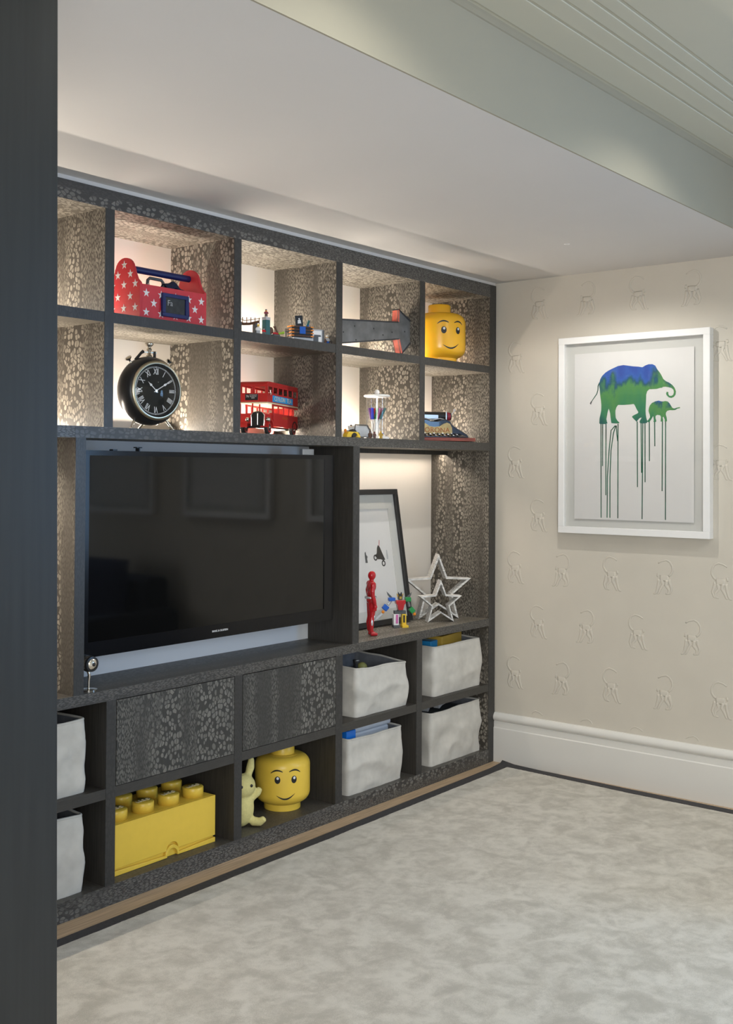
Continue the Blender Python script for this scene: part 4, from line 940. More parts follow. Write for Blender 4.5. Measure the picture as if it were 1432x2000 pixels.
# ================================================================== PEN JAR
jar = thing('pen_jar', 'clear acrylic jar with round white lid holding felt pens', 'jar', (-0.872, 0.115, ZM1))
obj('base', MB().lathe([(1e-5, 0), (0.060, 0), (0.060, 0.010), (0.050, 0.014), (1e-5, 0.014)], 40), 'white', jar, smooth=True)
obj('cylinder', MB().lathe([(0.0505, 0.0145), (0.0505, 0.199), (0.0485, 0.199), (0.0485, 0.0145)], 40, close=True), 'clear', jar, smooth=True)
li = obj('lid', MB().lathe([(1e-5, 0.200), (0.058, 0.200), (0.0625, 0.203), (0.0625, 0.208), (0.058, 0.211), (1e-5, 0.212)], 40), 'white', jar, smooth=True)
obj('knob', MB().ell((0, 0, 0.2235), (0.0125, 0.0125, 0.0125), 20, 12), 'white', li, smooth=True)
pens = [('violet', 'purple', -0.036, -0.012, 0.012, -0.006), ('cobalt', 'cobalt', -0.022, -0.026, 0.020, -0.012), ('lime green', 'lime', -0.026, 0.016, -0.006, 0.010), ('red', 'gloss_red', -0.012, 0.020, 0.004, 0.018), ('dark green', 'greenbrick', 0.002, -0.018, 0.016, -0.020), ('magenta', 'pink', 0.012, -0.004, 0.020, -0.008), ('burgundy', 'burg', 0.030, -0.004, 0.022, 0.000), ('scarlet', 'busred', 0.034, 0.016, 0.014, 0.018), ('green', 'teal', 0.040, -0.006, 0.026, -0.016), ('yellow', 'yelbrick', 0.000, 0.012, -0.010, 0.000), ('grey', 'dkgrey', -0.038, 0.006, -0.026, -0.004)]
for (nm, m, tx, ty, bx_, by) in pens:
    # upright direction runs with the view: tops spread out, bottoms gather
    a = Vector((-bx_ * 0.62 * 0.9, -bx_ * -0.78 * 0.9, 0.0145 + 0.003)); a += Vector((by * 0.78, by * 0.62, 0))
    c = Vector((tx * 0.62, -tx * 0.78, 0.148)) + Vector((ty * 0.78, ty * 0.62, 0))
    if a.xy.length > 0.040: a.xy = a.xy * (0.040 / a.xy.length)
    if c.xy.length > 0.040: c.xy = c.xy * (0.040 / c.xy.length)
    p = thing('felt_pen', nm + ' capped felt pen standing in the clear jar', 'pen', (jar.location.x + a.x, jar.location.y + a.y, ZM1 + 0.0145), 0, 'felt pens in the jar')
    d = c - a; d.z = 0.134
    o = obj('barrel', MB().tube([(0, 0, 0.003), tuple(d * 0.62)], 0.0048, 10), 'penwhite', p, smooth=True)
    obj('cap', MB().tube([tuple(d * 0.60), tuple(d * 0.98), tuple(d)], [0.0066, 0.0066, 0.0050], 10), m, p, smooth=True)

# ================================================================== SMALL BRICK TOYS
def figure(name, label, loc, legs, torso, head, hair, rz=-0.7, s=1.0, group='brick figures on the shelves'):
    t = thing(name, label, 'toy figure', loc, rz, group)
    obj('legs', MB().box(-0.008 * s, -0.0005 * s, -0.004 * s, 0.004 * s, 0, 0.014 * s).box(0.0005 * s, 0.008 * s, -0.004 * s, 0.004 * s, 0, 0.014 * s).box(-0.008 * s, 0.008 * s, -0.004 * s, 0.004 * s, 0.012 * s, 0.0155 * s), legs, t)
    obj('torso', MB().prism([(-0.008 * s, 0.0155 * s), (0.008 * s, 0.0155 * s), (0.0062 * s, 0.029 * s), (-0.0062 * s, 0.029 * s)], -0.004 * s, 0.004 * s, 'y'), torso, t)
    for q in (-1, 1):
        obj('arm', MB().tube([(q * 0.0075 * s, 0, 0.027 * s), (q * 0.0105 * s, -0.002 * s, 0.021 * s), (q * 0.0105 * s, -0.006 * s, 0.017 * s)], 0.0026 * s, 6), torso, t)
    obj('head', MB().lathe([(1e-5, 0.029 * s), (0.004 * s, 0.029 * s), (0.005 * s, 0.0305 * s), (0.005 * s, 0.037 * s), (0.003 * s, 0.039 * s), (1e-5, 0.039 * s)], 14), head, t, smooth=True)
    if hair: obj('hair', MB().lathe([(0.0056 * s, 0.035 * s), (0.006 * s, 0.038 * s), (0.004 * s, 0.0415 * s), (1e-5, 0.0425 * s)], 14), hair, t, smooth=True)
    return t
yF = 0.055
# rope bridge and tower
rb = thing('brick_bridge', 'brown brick rope bridge model with rail posts on the second bay shelf', 'brick model', (-1.790, yF, Z21))
obj('deck', MB().tube([(-0.075, 0, 0.046), (-0.035, 0, 0.038), (0.0, 0, 0.042), (0.050, 0, 0.056)], 0.006, 6), 'brown', rb)
for i in range(6):
    obj('rail_post', MB().tube([(-0.07 + 0.024 * i, -0.006, 0.040), (-0.07 + 0.024 * i, -0.006, 0.062 + 0.002 * i)], 0.0018, 6), 'brown', rb)
obj('rail', MB().tube([(-0.075, -0.006, 0.058), (-0.035, -0.006, 0.052), (0.0, -0.006, 0.058), (0.055, -0.006, 0.070)], 0.0015, 6), 'brown', rb)
obj('support', MB().box(-0.060, -0.050, -0.006, 0.01, 0, 0.044).box(0.030, 0.042, -0.004, 0.012, 0, 0.05), 'dkgrey', rb)
obj('spiked_frond', MB().tube([(0.10, 0.01, 0.0), (0.100, 0.01, 0.052), (0.118, 0.01, 0.058)], [0.004, 0.004, 0.002], 6).tube([(0.10, 0.01, 0.046), (0.118, 0.01, 0.040)], 0.003, 6), 'brown', rb)
tw_ = thing('brick_tower', 'teal brick tower with pale top course and tiny figure on it', 'brick model', (-1.714, 0.035, Z21))
obj('shaft', MB().box(-0.012, 0.012, -0.012, 0.012, 0, 0.064), 'teal', tw_, bevel=0.0008)
obj('top_course', MB().box(-0.013, 0.013, -0.013, 0.013, 0.064, 0.076), 'ltgrey', tw_, bevel=0.0008)
obj('studs', MB().lathe([(0.004, 0.076), (0.004, 0.0785), (1e-5, 0.0785)], 10, (-0.005, -0.005, 0)).lathe([(0.004, 0.076), (0.004, 0.0785), (1e-5, 0.0785)], 10, (0.006, 0.006, 0)), 'ltgrey', tw_)
figure('toy_figure', 'tiny grey-haired brick figure standing on the teal tower', (-1.714, 0.035, Z21 + 0.0785), 'brown', 'burg', 'orange', 'dkgrey', -0.7, 0.72)
figure('toy_figure', 'tiny white brick figure in wide tan hat beside rope bridge', (-1.772, 0.022, Z21), 'ltgrey', 'white', 'tan', 'yelbrick', -0.7, 0.95)
figure('toy_figure', 'tiny red-coated brick figure beside the teal tower', (-1.745, 0.018, Z21), 'dkgrey', 'gloss_red', 'ltgrey', 'black', -0.4, 0.7)
rk = thing('brick_catapult', 'small brown and red brick catapult with olive arms', 'brick model', (-1.655, 0.035, Z21))
obj('base', MB().box(-0.022, 0.016, -0.010, 0.010, 0, 0.010), 'dkgrey', rk, bevel=0.001)
obj('wing', MB().ell((-0.006, -0.004, 0.014), (0.018, 0.008, 0.006), 12, 8), 'gloss_red', rk, smooth=True)
obj('throwing_arm', MB().tube([(0.018, 0, 0.006), (-0.002, 0, 0.032), (-0.010, 0, 0.044)], [0.0045, 0.0045, 0.006], 8), 'brown', rk)
obj('throwing_arm', MB().tube([(0.010, 0, 0.014), (0.034, 0, 0.020), (0.046, 0, 0.023)], [0.004, 0.0045, 0.006], 8), 'lime', rk)
obj('wheel', MB().lathe([(1e-5, -0.004), (0.015, -0.004), (0.015, 0.004), (1e-5, 0.004)], 16, (-0.030, 0.004, 0.024), 'y'), 'brown', rk)
obj('wheel_stand', MB().box(-0.034, -0.026, 0.002, 0.006, 0.0, 0.010), 'teal', rk)
fe_ = thing('brick_fence', 'short black brick fence beside orange and black shop', 'brick model', (-1.567, 0.055, Z21))
for i in range(3):
    obj('post', MB().tube([(-0.008 + 0.008 * i, 0, 0.0), (-0.008 + 0.008 * i, 0, 0.046)], 0.002, 6), 'black', fe_)
obj('rail', MB().box(-0.010, 0.010, -0.002, 0.002, 0.030, 0.034).box(-0.010, 0.010, -0.002, 0.002, 0.0, 0.004), 'black', fe_)
sh = thing('brick_shop', 'black and orange layered brick shop front on the second bay shelf', 'brick model', (-1.487, 0.050, Z21), -0.35)
for i in range(8):
    obj('brick_course', MB().box(-0.050, 0.050, -0.018, 0.018, 0.012 + 0.0065 * i, 0.0175 + 0.0065 * i), 'black' if i % 2 == 0 else 'brown', sh, bevel=0.0006, seg=1)
    if i % 2:
        obj('orange_end', MB().box(-0.054, -0.040, -0.0195, 0.0195, 0.012 + 0.0065 * i, 0.0172 + 0.0065 * i).box(0.040, 0.054, -0.0195, 0.0195, 0.012 + 0.0065 * i, 0.0172 + 0.0065 * i), 'orange', sh)
obj('counter', MB().box(-0.046, 0.048, -0.028, 0.018, 0, 0.012), 'ltgrey', sh, bevel=0.001)
obj('sign_strip', MB().box(-0.014, 0.014, -0.0205, -0.018, 0.030, 0.060), 'bluebrick', sh)
ca = thing('picture_card', 'tiny dark picture card with a white shirted figure above brick shop', 'card', (-1.487, 0.055, Z21 + 0.0640), -0.35)
obj('card', MB().box(-0.019, 0.017, -0.002, 0.002, 0, 0.046).xf(RY(-0.12)), 'black', ca)
obj('printed_figure', MB().prism([(-0.009, 0.012), (0.008, 0.012), (0.006, 0.026), (0.002, 0.028), (0.003, 0.035), (-0.003, 0.035), (-0.002, 0.028), (-0.007, 0.026)], -0.0026, -0.002, 'y').xf(RY(-0.12)), 'starw', ca)
lz = thing('toy_lizard', 'tiny teal and blue plastic lizard figure behind grey brick cabinet', 'toy', (-1.412, 0.075, Z21 + 0.058), 0)
obj('body', MB().tube([(-0.008, 0, 0.0), (-0.002, 0, 0.016), (0.004, 0, 0.030), (0.003, -0.004, 0.040)], [0.007, 0.007, 0.005, 0.006], 8), 'teal', lz, smooth=True)
obj('belly', MB().tube([(-0.010, -0.004, 0.002), (-0.002, -0.005, 0.020)], [0.005, 0.003], 8), 'bluebrick', lz, smooth=True)
cb_ = thing('brick_cabinet', 'light grey and white brick cabinet beside the black and orange shop', 'brick model', (-1.395, 0.055, Z21), -0.35)
obj('carcass', MB().box(-0.034, 0.034, -0.024, 0.024, 0, 0.058), 'ltgrey', cb_, bevel=0.001)
obj('front_plate', MB().box(-0.030, 0.024, -0.0255, -0.024, 0.030, 0.052).box(-0.030, -0.018, -0.0255, -0.024, 0.0, 0.028).box(0.010, 0.024, -0.0255, -0.024, 0.0, 0.028), 'white', cb_)
obj('dark_recess', MB().box(-0.016, 0.008, -0.0252, -0.024, 0.002, 0.026).box(-0.012, 0.020, -0.027, -0.0255, 0.026, 0.034), 'dkgrey', cb_)
obj('side_plate', MB().box(0.030, 0.037, -0.026, 0.026, 0, 0.056), 'dkgrey', cb_)
obj('red_stud', MB().box(0.034, 0.039, -0.022, -0.012, 0.044, 0.050), 'orange', cb_)
figure('toy_figure', 'tiny brick figure in blue dungarees at end of second bay shelf', (-1.318, 0.045, Z21), 'bluebrick', 'ltgrey', 'tan', 'white', -0.5, 1.0)
figure('toy_figure', 'tiny brown brick creature beside figure in blue dungarees', (-1.342, 0.035, Z21), 'brown', 'brown', 'brown', None, -0.5, 0.62)
# bay with the pen jar
ya = thing('brick_arch', 'yellow brick wheel arch model beside the pen jar', 'brick model', (-1.162, 0.028, ZM1))
ar_ = [(-0.046, 0), (-0.046, 0.012), (-0.034, 0.026), (0.030, 0.026), (0.044, 0.012), (0.050, 0)] + [(0.006 + 0.022 * math.cos(PI * i / 12), 0.002 + 0.020 * math.sin(PI * i / 12)) for i in range(13)]
obj('arch', MB().prism(ar_, -0.010, 0.016, 'y'), 'yelbrick', ya, bevel=0.0008, seg=1)
obj('tyre', MB().lathe([(1e-5, -0.008), (0.018, -0.008), (0.019, 0.0), (0.018, 0.012), (1e-5, 0.012)], 20, (0.006, 0, 0.019), 'y'), 'tyre', ya)
obj('flame_piece', MB().ell((-0.040, 0.006, 0.030), (0.007, 0.006, 0.009), 10, 8), 'orange', ya)
vc = thing('brick_car', 'silver grey brick car with blue screen beside the pen jar', 'brick model', (-1.055, 0.075, ZM1))
obj('body', MB().prism([(-0.075, 0.006), (-0.075, 0.026), (-0.058, 0.036), (0.050, 0.036), (0.075, 0.022), (0.078, 0.006)], -0.028, 0.028, 'y'), 'silver', vc, bevel=0.002)
obj('windscreen', MB().prism([(-0.050, 0.036), (-0.056, 0.056), (0.030, 0.056), (0.050, 0.036)], -0.022, 0.022, 'y'), 'ltgrey', vc, bevel=0.001)
obj('roll_bar', MB().tube([(-0.060, -0.024, 0.034), (-0.056, -0.024, 0.060), (0.030, -0.024, 0.060), (0.052, -0.024, 0.036)], 0.003, 6), 'dkgrey', vc)
for x in (-0.045, 0.045):
    obj('wheel', MB().lathe([(1e-5, -0.006), (0.013, -0.006), (0.013, 0.006), (1e-5, 0.006)], 16, (x, -0.026, 0.013), 'y'), 'tyre', vc)
figure('toy_figure', 'tiny grey brick figure driving the silver brick car', (-1.128, 0.062, ZM1 + 0.024), 'dkgrey', 'ltgrey', 'tan', 'black', -0.6, 0.85)
figure('toy_figure', 'tiny dark brown brick creature in front of silver car', (-1.040, 0.022, ZM1), 'brown', 'brown', 'brown', 'brown', -0.6, 0.82)
figure('toy_figure', 'second tiny brown brick creature beside pen jar', (-1.010, 0.020, ZM1), 'brown', 'brown', 'burg', 'brown', -0.3, 0.75)
figure('toy_figure', 'tiny gold brick robot in front of the pen jar', (-0.957, 0.025, ZM1), 'gold', 'gold', 'gold', None, -0.6, 0.9)
figure('toy_figure', 'tiny white and blue brick robot in front of pen jar', (-0.928, 0.035, ZM1), 'white', 'white', 'bluebrick', None, -0.6, 0.72)

# ================================================================== TYPEWRITER
ty = thing('toy_typewriter', 'black and gold tin toy typewriter with roller on red wooden base', 'typewriter', (-0.365, 0.150, ZM1), math.radians(-25))
obj('base_board', MB().box(-0.205, 0.205, -0.085, 0.10, 0.004, 0.022), 'woodred', ty, bevel=0.002)
for (x, y) in ((-0.19, -0.07), (0.19, -0.07), (-0.19, 0.085), (0.19, 0.085)):
    obj('foot', MB().lathe([(1e-5, 0), (0.007, 0), (0.007, 0.004)], 10, (x, y, 0)), 'black', ty)
side_ = [(0.205, 0.022), (0.205, 0.030), (0.195, 0.042), (0.170, 0.055), (0.135, 0.072), (0.105, 0.090)]
body_ = side_ + [(0.095, 0.106), (0.070, 0.117), (0.045, 0.115), (0.02, 0.107), (-0.02, 0.107), (-0.045, 0.115), (-0.070, 0.117), (-0.095, 0.106)] + [(-a, z) for a, z in reversed(side_)]
obj('housing', MB().prism(body_, -0.020, 0.085, 'y'), 'tin', ty, bevel=0.004)
obj('keyboard_apron', MB().prism([(-0.088, 0.022), (-0.088, 0.027), (-0.020, 0.045), (-0.020, 0.022)], -0.150, 0.150, 'x'), 'tin', ty, bevel=0.002)
plate = [(-0.095, 0.034), (0.095, 0.034), (0.104, 0.050), (0.102, 0.075), (0.090, 0.094), (0.072, 0.100), (0.052, 0.093), (0.030, 0.080), (0, 0.076), (-0.030, 0.080), (-0.052, 0.093), (-0.072, 0.100), (-0.090, 0.094), (-0.102, 0.075), (-0.104, 0.050)]
pl_ = obj('name_plate', MB().prism(plate, -0.0222, -0.020, 'y'), 'plateyel', ty)
textobj('name_lettering', 'CORONA', 0.036, 0.0005, 'rust', pl_, TR(0.0, -0.0228, 0.060) @ FACE, 1.0, 1.12)
for j in range(3):
    for i in range(9):
        o = obj('key', MB().lathe([(1e-5, 0.003), (0.0055, 0.003), (0.006, 0.0015), (0.006, 0), (1e-5, 0)], 12), 'silver' if (i + j) % 2 else 'black', ty)
        o.location = (-0.105 + 0.026 * i + 0.006 * j, -0.078 + 0.020 * j, 0.031 + 0.0055 * j)
obj('roller', MB().tube([(-0.150, 0.045, 0.135), (0.090, 0.045, 0.135)], 0.022, 24), 'black', ty, smooth=True)
obj('paper_guide', MB().box(-0.12, 0.045, 0.020, 0.024, 0.120, 0.140), 'silver', ty)
obj('roller_knob', MB().tube([(0.095, 0.045, 0.135), (0.128, 0.045, 0.135)], 0.021, 24), 'tin', ty, smooth=True)
obj('roller_band', MB().tube([(0.104, 0.045, 0.135), (0.122, 0.045, 0.135)], 0.0216, 24), 'burg', ty, smooth=True)
obj('carriage_cheek', MB().box(0.088, 0.096, 0.018, 0.078, 0.108, 0.160).box(-0.158, -0.150, 0.018, 0.078, 0.108, 0.160), 'chrome', ty, bevel=0.002)
obj('return_lever', MB().tube([(0.132, 0.045, 0.135), (0.140, 0.035, 0.152), (0.146, 0.030, 0.164)], [0.003, 0.003, 0.003], 8).ell((0.147, 0.030, 0.168), (0.007, 0.007, 0.007), 12, 8), 'silver', ty, smooth=True)
obj('type_basket', MB().tube([(-0.09, 0.0, 0.112), (-0.045, 0.0, 0.121), (0.0, 0.0, 0.112), (0.045, 0.0, 0.121), (0.075, 0.0, 0.114)], 0.003, 6), 'silver', ty)

# ================================================================== LEANING FRAME
FH, FWd = 0.676, 0.50
lean = math.atan2(0.105, 0.66)
lf = thing('leaning_frame', 'black framed print with tiny motorcycle leaning against the bay back', 'picture', (-0.660, 0.256, ZC1), math.radians(0), None, -lean)
def fr_bars(W, H, b, y0, y1): return [(-W / 2, W / 2, 0, b), (-W / 2, W / 2, H - b, H), (-W / 2, -W / 2 + b, b, H - b), (W / 2 - b, W / 2, b, H - b)]
for (a, c, z0, z1) in fr_bars(FWd, FH, 0.026, 0, 0.024):
    obj('frame_bar', MB().box(a, c, -0.024, 0.0, z0 + 0.0035, z1 + 0.0035), 'black', lf, bevel=0.0012, seg=1)
obj('print', MB().box(-FWd / 2 + 0.026, FWd / 2 - 0.026, -0.006, -0.002, 0.0295, FH - 0.0225), 'paper', lf)
mt = MB()
ow, oh0, oh1 = FWd / 2 - 0.026, 0.0295, FH - 0.0225
iw, ih0, ih1 = 0.168, 0.08, FH - 0.095
mt.box(-ow, ow, -0.009, -0.006, oh0, ih0).box(-ow, ow, -0.009, -0.006, ih1, oh1).box(-ow, -iw, -0.009, -0.006, ih0, ih1).box(iw, ow, -0.009, -0.006, ih0, ih1)
obj('mount', mt, 'mount', lf)
# small printed motifs: motorcycle with rider, and two plain little figures
mo = MB()
for (cx, cz) in ((-0.034, -0.004), (0.026, -0.036)):
    mo.lathe([(0.0085, -0.0066), (0.0155, -0.0066), (0.0155, -0.0060), (0.0085, -0.0060)], 20, (cx + 0.058, 0, cz + 0.342), 'y', True)
mo.add([(x + 0.058, -0.0066, z + 0.342) for x, z in ((-0.036, 0.004), (-0.020, 0.018), (-0.014, 0.044), (-0.004, 0.058), (0.010, 0.046), (0.022, 0.020), (0.042, -0.018), (0.026, -0.022), (0.006, -0.014), (-0.016, -0.014))], [tuple(range(10))])
obj('printed_motorcycle', mo, 'black', lf)
obj('red_stroke', MB().tube([(0.062, -0.0066, 0.392), (0.070, -0.0066, 0.424)], 0.0014, 6), 'gloss_red', lf)
obj('printed_figure', MB().add([(x - 0.05, -0.0066, z + 0.316) for x, z in ((-0.010, 0.0), (0.008, 0.0), (0.006, 0.020), (0.012, 0.030), (0.002, 0.040), (0.0, 0.056), (-0.008, 0.050), (-0.010, 0.030))], [tuple(range(8))]), 'dkgrey', lf)
obj('printed_figure', MB().add([(x + 0.120, -0.0066, z + 0.325) for x, z in ((-0.006, 0.0), (0.006, 0.0), (0.007, 0.020), (0.004, 0.034), (0.004, 0.046), (-0.004, 0.046), (-0.004, 0.034), (-0.007, 0.020))], [tuple(range(8))]), 'ltgrey', lf)
obj('glazing', MB().box(-FWd / 2 + 0.026, FWd / 2 - 0.026, -0.0125, -0.0115, 0.0295, FH - 0.0225), 'glassdome', lf)

# ================================================================== TOY FIGURES IN THE TALL BAY
def remesh(name, b, m, parent, vox, smooth_it=6):
    o = obj(name, b, m, parent)
    r = o.modifiers.new('remesh', 'REMESH'); r.mode = 'VOXEL'; r.voxel_size = vox; r.use_smooth_shade = True
    s = o.modifiers.new('smooth', 'SMOOTH'); s.iterations = smooth_it; s.factor = 0.5
    return o
# generic plain red action figure, profile to the right
rf = thing('action_figure', 'plain glossy red toy action figure standing beside leaning frame', 'toy figure', (-0.925, 0.100, ZC1), math.radians(52))
b = MB()       # faces local -y
b.ell((0, -0.002, 0.279), (0.0165, 0.019, 0.0215), 16, 12)                                    # head
b.tube([(0, 0, 0.252), (0, -0.001, 0.268)], [0.011, 0.010], 10)                                 # neck
b.ell((0, 0.0, 0.228), (0.034, 0.022, 0.028), 16, 12).ell((0, 0.002, 0.195), (0.024, 0.018, 0.026), 16, 12).ell((0, 0.003, 0.165), (0.027, 0.020, 0.020), 16, 12)
for s in (-1, 1):
    b.ell((s * 0.036, 0.001, 0.238), (0.014, 0.015, 0.016), 12, 8)
    b.tube([(s * 0.038, 0.001, 0.236), (s * 0.042, 0.006, 0.208), (s * 0.043, 0.004, 0.190), (s * 0.041, -0.004, 0.162), (s * 0.040, -0.008, 0.148)], [0.012, 0.0125, 0.0105, 0.0105, 0.008], 10)
    b.ell((s * 0.040, -0.010, 0.138), (0.0065, 0.009, 0.012), 10, 8)
    for k in range(4):
        b.tube([(s * 0.040, -0.015 + 0.0045 * k, 0.132), (s * 0.039, -0.016 + 0.0045 * k, 0.122), (s * 0.037, -0.013 + 0.0045 * k, 0.117)], 0.0026, 6)
    b.tube([(s * 0.038, -0.014, 0.140), (s * 0.034, -0.021, 0.133)], 0.0028, 6)
    b.tube([(s * 0.015, 0.002, 0.158), (s * 0.019, 0.0, 0.118), (s * 0.020, 0.002, 0.086), (s * 0.021, 0.006, 0.060), (s * 0.021, 0.004, 0.020)], [0.0175, 0.0165, 0.0125, 0.0135, 0.0095], 12)
    b.tube([(s * 0.021, 0.008, 0.010), (s * 0.023, -0.014, 0.008), (s * 0.024, -0.026, 0.0065)], [0.010, 0.0095, 0.006], 10)
b.v = [(x, y, max(0.0, z)) for x, y, z in b.v]
remesh('body', b, 'gloss_red', rf, 0.0030, 3)
for s in (-1, 1):
    obj('knee_plate', MB().ell((s * 0.0225, -0.008, 0.088), (0.007, 0.006, 0.012), 10, 8), 'silver', rf, smooth=True)
    obj('shin_plate', MB().ell((s * 0.031, 0.004, 0.062), (0.004, 0.006, 0.016), 10, 8), 'silver', rf, smooth=True)
obj('belt', MB().lathe([(0.0265, 0.0), (0.0285, 0.002), (0.0285, 0.008), (0.0265, 0.010)], 20, (0, 0.003, 0.172), 'z', True), 'silver', rf, smooth=True)

# blocky multi-coloured robot
ro = thing('toy_robot', 'multicoloured blocky toy robot with blue and green arms and a sword', 'toy robot', (-0.622, 0.160, ZC1), math.radians(-38))
def part(nm, m, *bxs, bev=0.0012):
    b = MB()
    for q in bxs: b.box(*q)
    return obj(nm, b, m, ro, bevel=bev, seg=1)
part('leg', 'white', (-0.034, -0.008, -0.014, 0.014, 0.012, 0.066)); part('leg_panel', 'pink', (-0.024, -0.012, -0.0165, -0.013, 0.020, 0.064)); part('foot', 'dkgrey', (-0.038, -0.006, -0.026, 0.014, 0, 0.012))
part('leg', 'yelbrick', (0.008, 0.030, -0.014, 0.014, 0.010, 0.066)); part('leg_panel', 'black', (0.014, 0.022, -0.0165, -0.013, 0.024, 0.060)); part('foot', 'yelbrick', (0.006, 0.038, -0.028, 0.014, 0, 0.012))
part('hip', 'dkgrey', (-0.030, 0.028, -0.012, 0.012, 0.066, 0.082), (-0.012, 0.012, -0.016, 0.012, 0.078, 0.094))
obj('chest', MB().prism([(-0.012, 0.086), (0.012, 0.086), (0.018, 0.112), (0.024, 0.118), (0.024, 0.134), (-0.024, 0.134), (-0.024, 0.118), (-0.018, 0.112)], -0.022, 0.012, 'y'), 'gloss_red', ro, bevel=0.002)
part('shoulder', 'bluebrick', (-0.058, -0.026, -0.014, 0.014, 0.130, 0.146)); part('shoulder', 'greenbrick', (0.026, 0.054, -0.014, 0.014, 0.126, 0.146))
part('head', 'black', (-0.010, 0.010, -0.012, 0.010, 0.136, 0.158)); part('face', 'gold', (-0.006, 0.006, -0.0135, -0.012, 0.139, 0.152))
obj('horn', MB().prism([(-0.012, 0.146), (-0.018, 0.166), (-0.008, 0.158)], -0.004, 0.002, 'y').prism([(0.012, 0.146), (0.018, 0.166), (0.008, 0.158)], -0.004, 0.002, 'y'), 'gold', ro)
obj('crest', MB().prism([(-0.010, 0.156), (-0.008, 0.172), (-0.002, 0.162), (0.002, 0.162), (0.008, 0.172), (0.010, 0.156)], -0.006, 0.008, 'y'), 'black', ro)
obj('wing_fin', MB().prism([(-0.034, 0.144), (-0.066, 0.176), (-0.060, 0.158), (-0.046, 0.140)], 0.006, 0.010, 'y'), 'dkgrey', ro)
obj('wing_fin', MB().prism([(0.034, 0.144), (0.062, 0.170), (0.058, 0.154), (0.046, 0.140)], 0.006, 0.010, 'y'), 'dkgrey', ro)
obj('arm', MB().tube([(-0.046, 0, 0.132), (-0.062, -0.004, 0.112)], 0.008, 8), 'silver', ro); obj('forearm', MB().box(-0.014, 0.014, -0.010, 0.010, -0.012, 0.014).xf(TR(-0.076, -0.008, 0.098) @ RY(0.7)), 'bluebrick', ro, bevel=0.003)
obj('arm', MB().tube([(0.042, 0, 0.128), (0.048, -0.004, 0.100)], 0.008, 8), 'dkgrey', ro); obj('forearm', MB().box(-0.012, 0.012, -0.010, 0.010, -0.012, 0.016).xf(TR(0.060, -0.008, 0.082) @ RY(-0.7)), 'greenbrick', ro, bevel=0.003)
obj('fist', MB().ell((-0.088, -0.010, 0.078), (0.008, 0.007, 0.008), 10, 8), 'orange', ro); obj('fist', MB().ell((0.072, -0.010, 0.064), (0.008, 0.007, 0.008), 10, 8), 'orange', ro)
obj('sword', MB().prism([(-0.090, 0.080), (-0.082, 0.074), (-0.116, 0.042), (-0.132, 0.038), (-0.124, 0.050)], -0.012, -0.010, 'y'), 'silver', ro)

# generic pale yellow plush sitting in the low bay
pu = thing('plush_toy', 'pale yellow plush animal with upright ears beside plain yellow head', 'plush toy', (-1.768, 0.105, ZL), math.radians(-20))
b = MB()
b.ell((0, 0.0, 0.075), (0.055, 0.048, 0.076), 20, 14).ell((0, -0.006, 0.165), (0.058, 0.050, 0.050), 20, 14)
for s in (-1, 1):
    b.tube([(s * 0.030, 0.0, 0.200), (s * 0.042, 0.002, 0.235), (s * 0.047, 0.004, 0.268), (s * 0.045, 0.004, 0.278)], [0.014, 0.018, 0.013, 0.006], 12)
    b.tube([(s * 0.040, -0.010, 0.112), (s * 0.066, -0.020, 0.132), (s * 0.074, -0.024, 0.152)], [0.016, 0.015, 0.012], 12)
    b.tube([(s * 0.038, -0.020, 0.022), (s * 0.066, -0.045, 0.020), (s * 0.080, -0.056, 0.036)], [0.020, 0.017, 0.014], 12)
b.v = [(x, y, max(0.0, z)) for x, y, z in b.v]
remesh('body', b, 'plush', pu, 0.005, 8)
for s in (-1, 1):
    obj('eye', MB().ell((s * 0.022, -0.052, 0.174), (0.006, 0.004, 0.0065), 12, 8), 'black', pu, smooth=True)

# ================================================================== WHITEWASHED STARS
def star_frame(label, loc, R, depth, wall, rz, group):
    t = thing('wooden_star', label, 'star ornament', loc, rz, group)
    ro_, ri_ = R, R * 0.43
    O = starpoly(ro_, ri_); k = (R - wall * 1.9) / R
    I = starpoly(ro_ * k, ri_ * k)
    zb = -min(p[1] for p in O)
    for i in range(10):
        j = (i + 1) % 10
        q = [O[i], O[j], I[j], I[i]]
        vs = [(x, y, z + zb) for y in (-depth / 2, depth / 2) for x, z in q]
        obj('slat', MB().add(vs, [(0, 1, 2, 3), (7, 6, 5, 4), (0, 4, 5, 1), (1, 5, 6, 2), (2, 6, 7, 3), (3, 7, 4, 0)]), 'whitewash', t)
    return t
star_frame('large open whitewashed wooden star at back of tall bay', (-0.225, 0.215, ZC1), 0.186, 0.060, 0.013, math.radians(-38), 'wooden stars')
star_frame('small open whitewashed wooden star in front of larger star', (-0.318, 0.135, ZC1), 0.118, 0.055, 0.010, math.radians(-38), 'wooden stars')

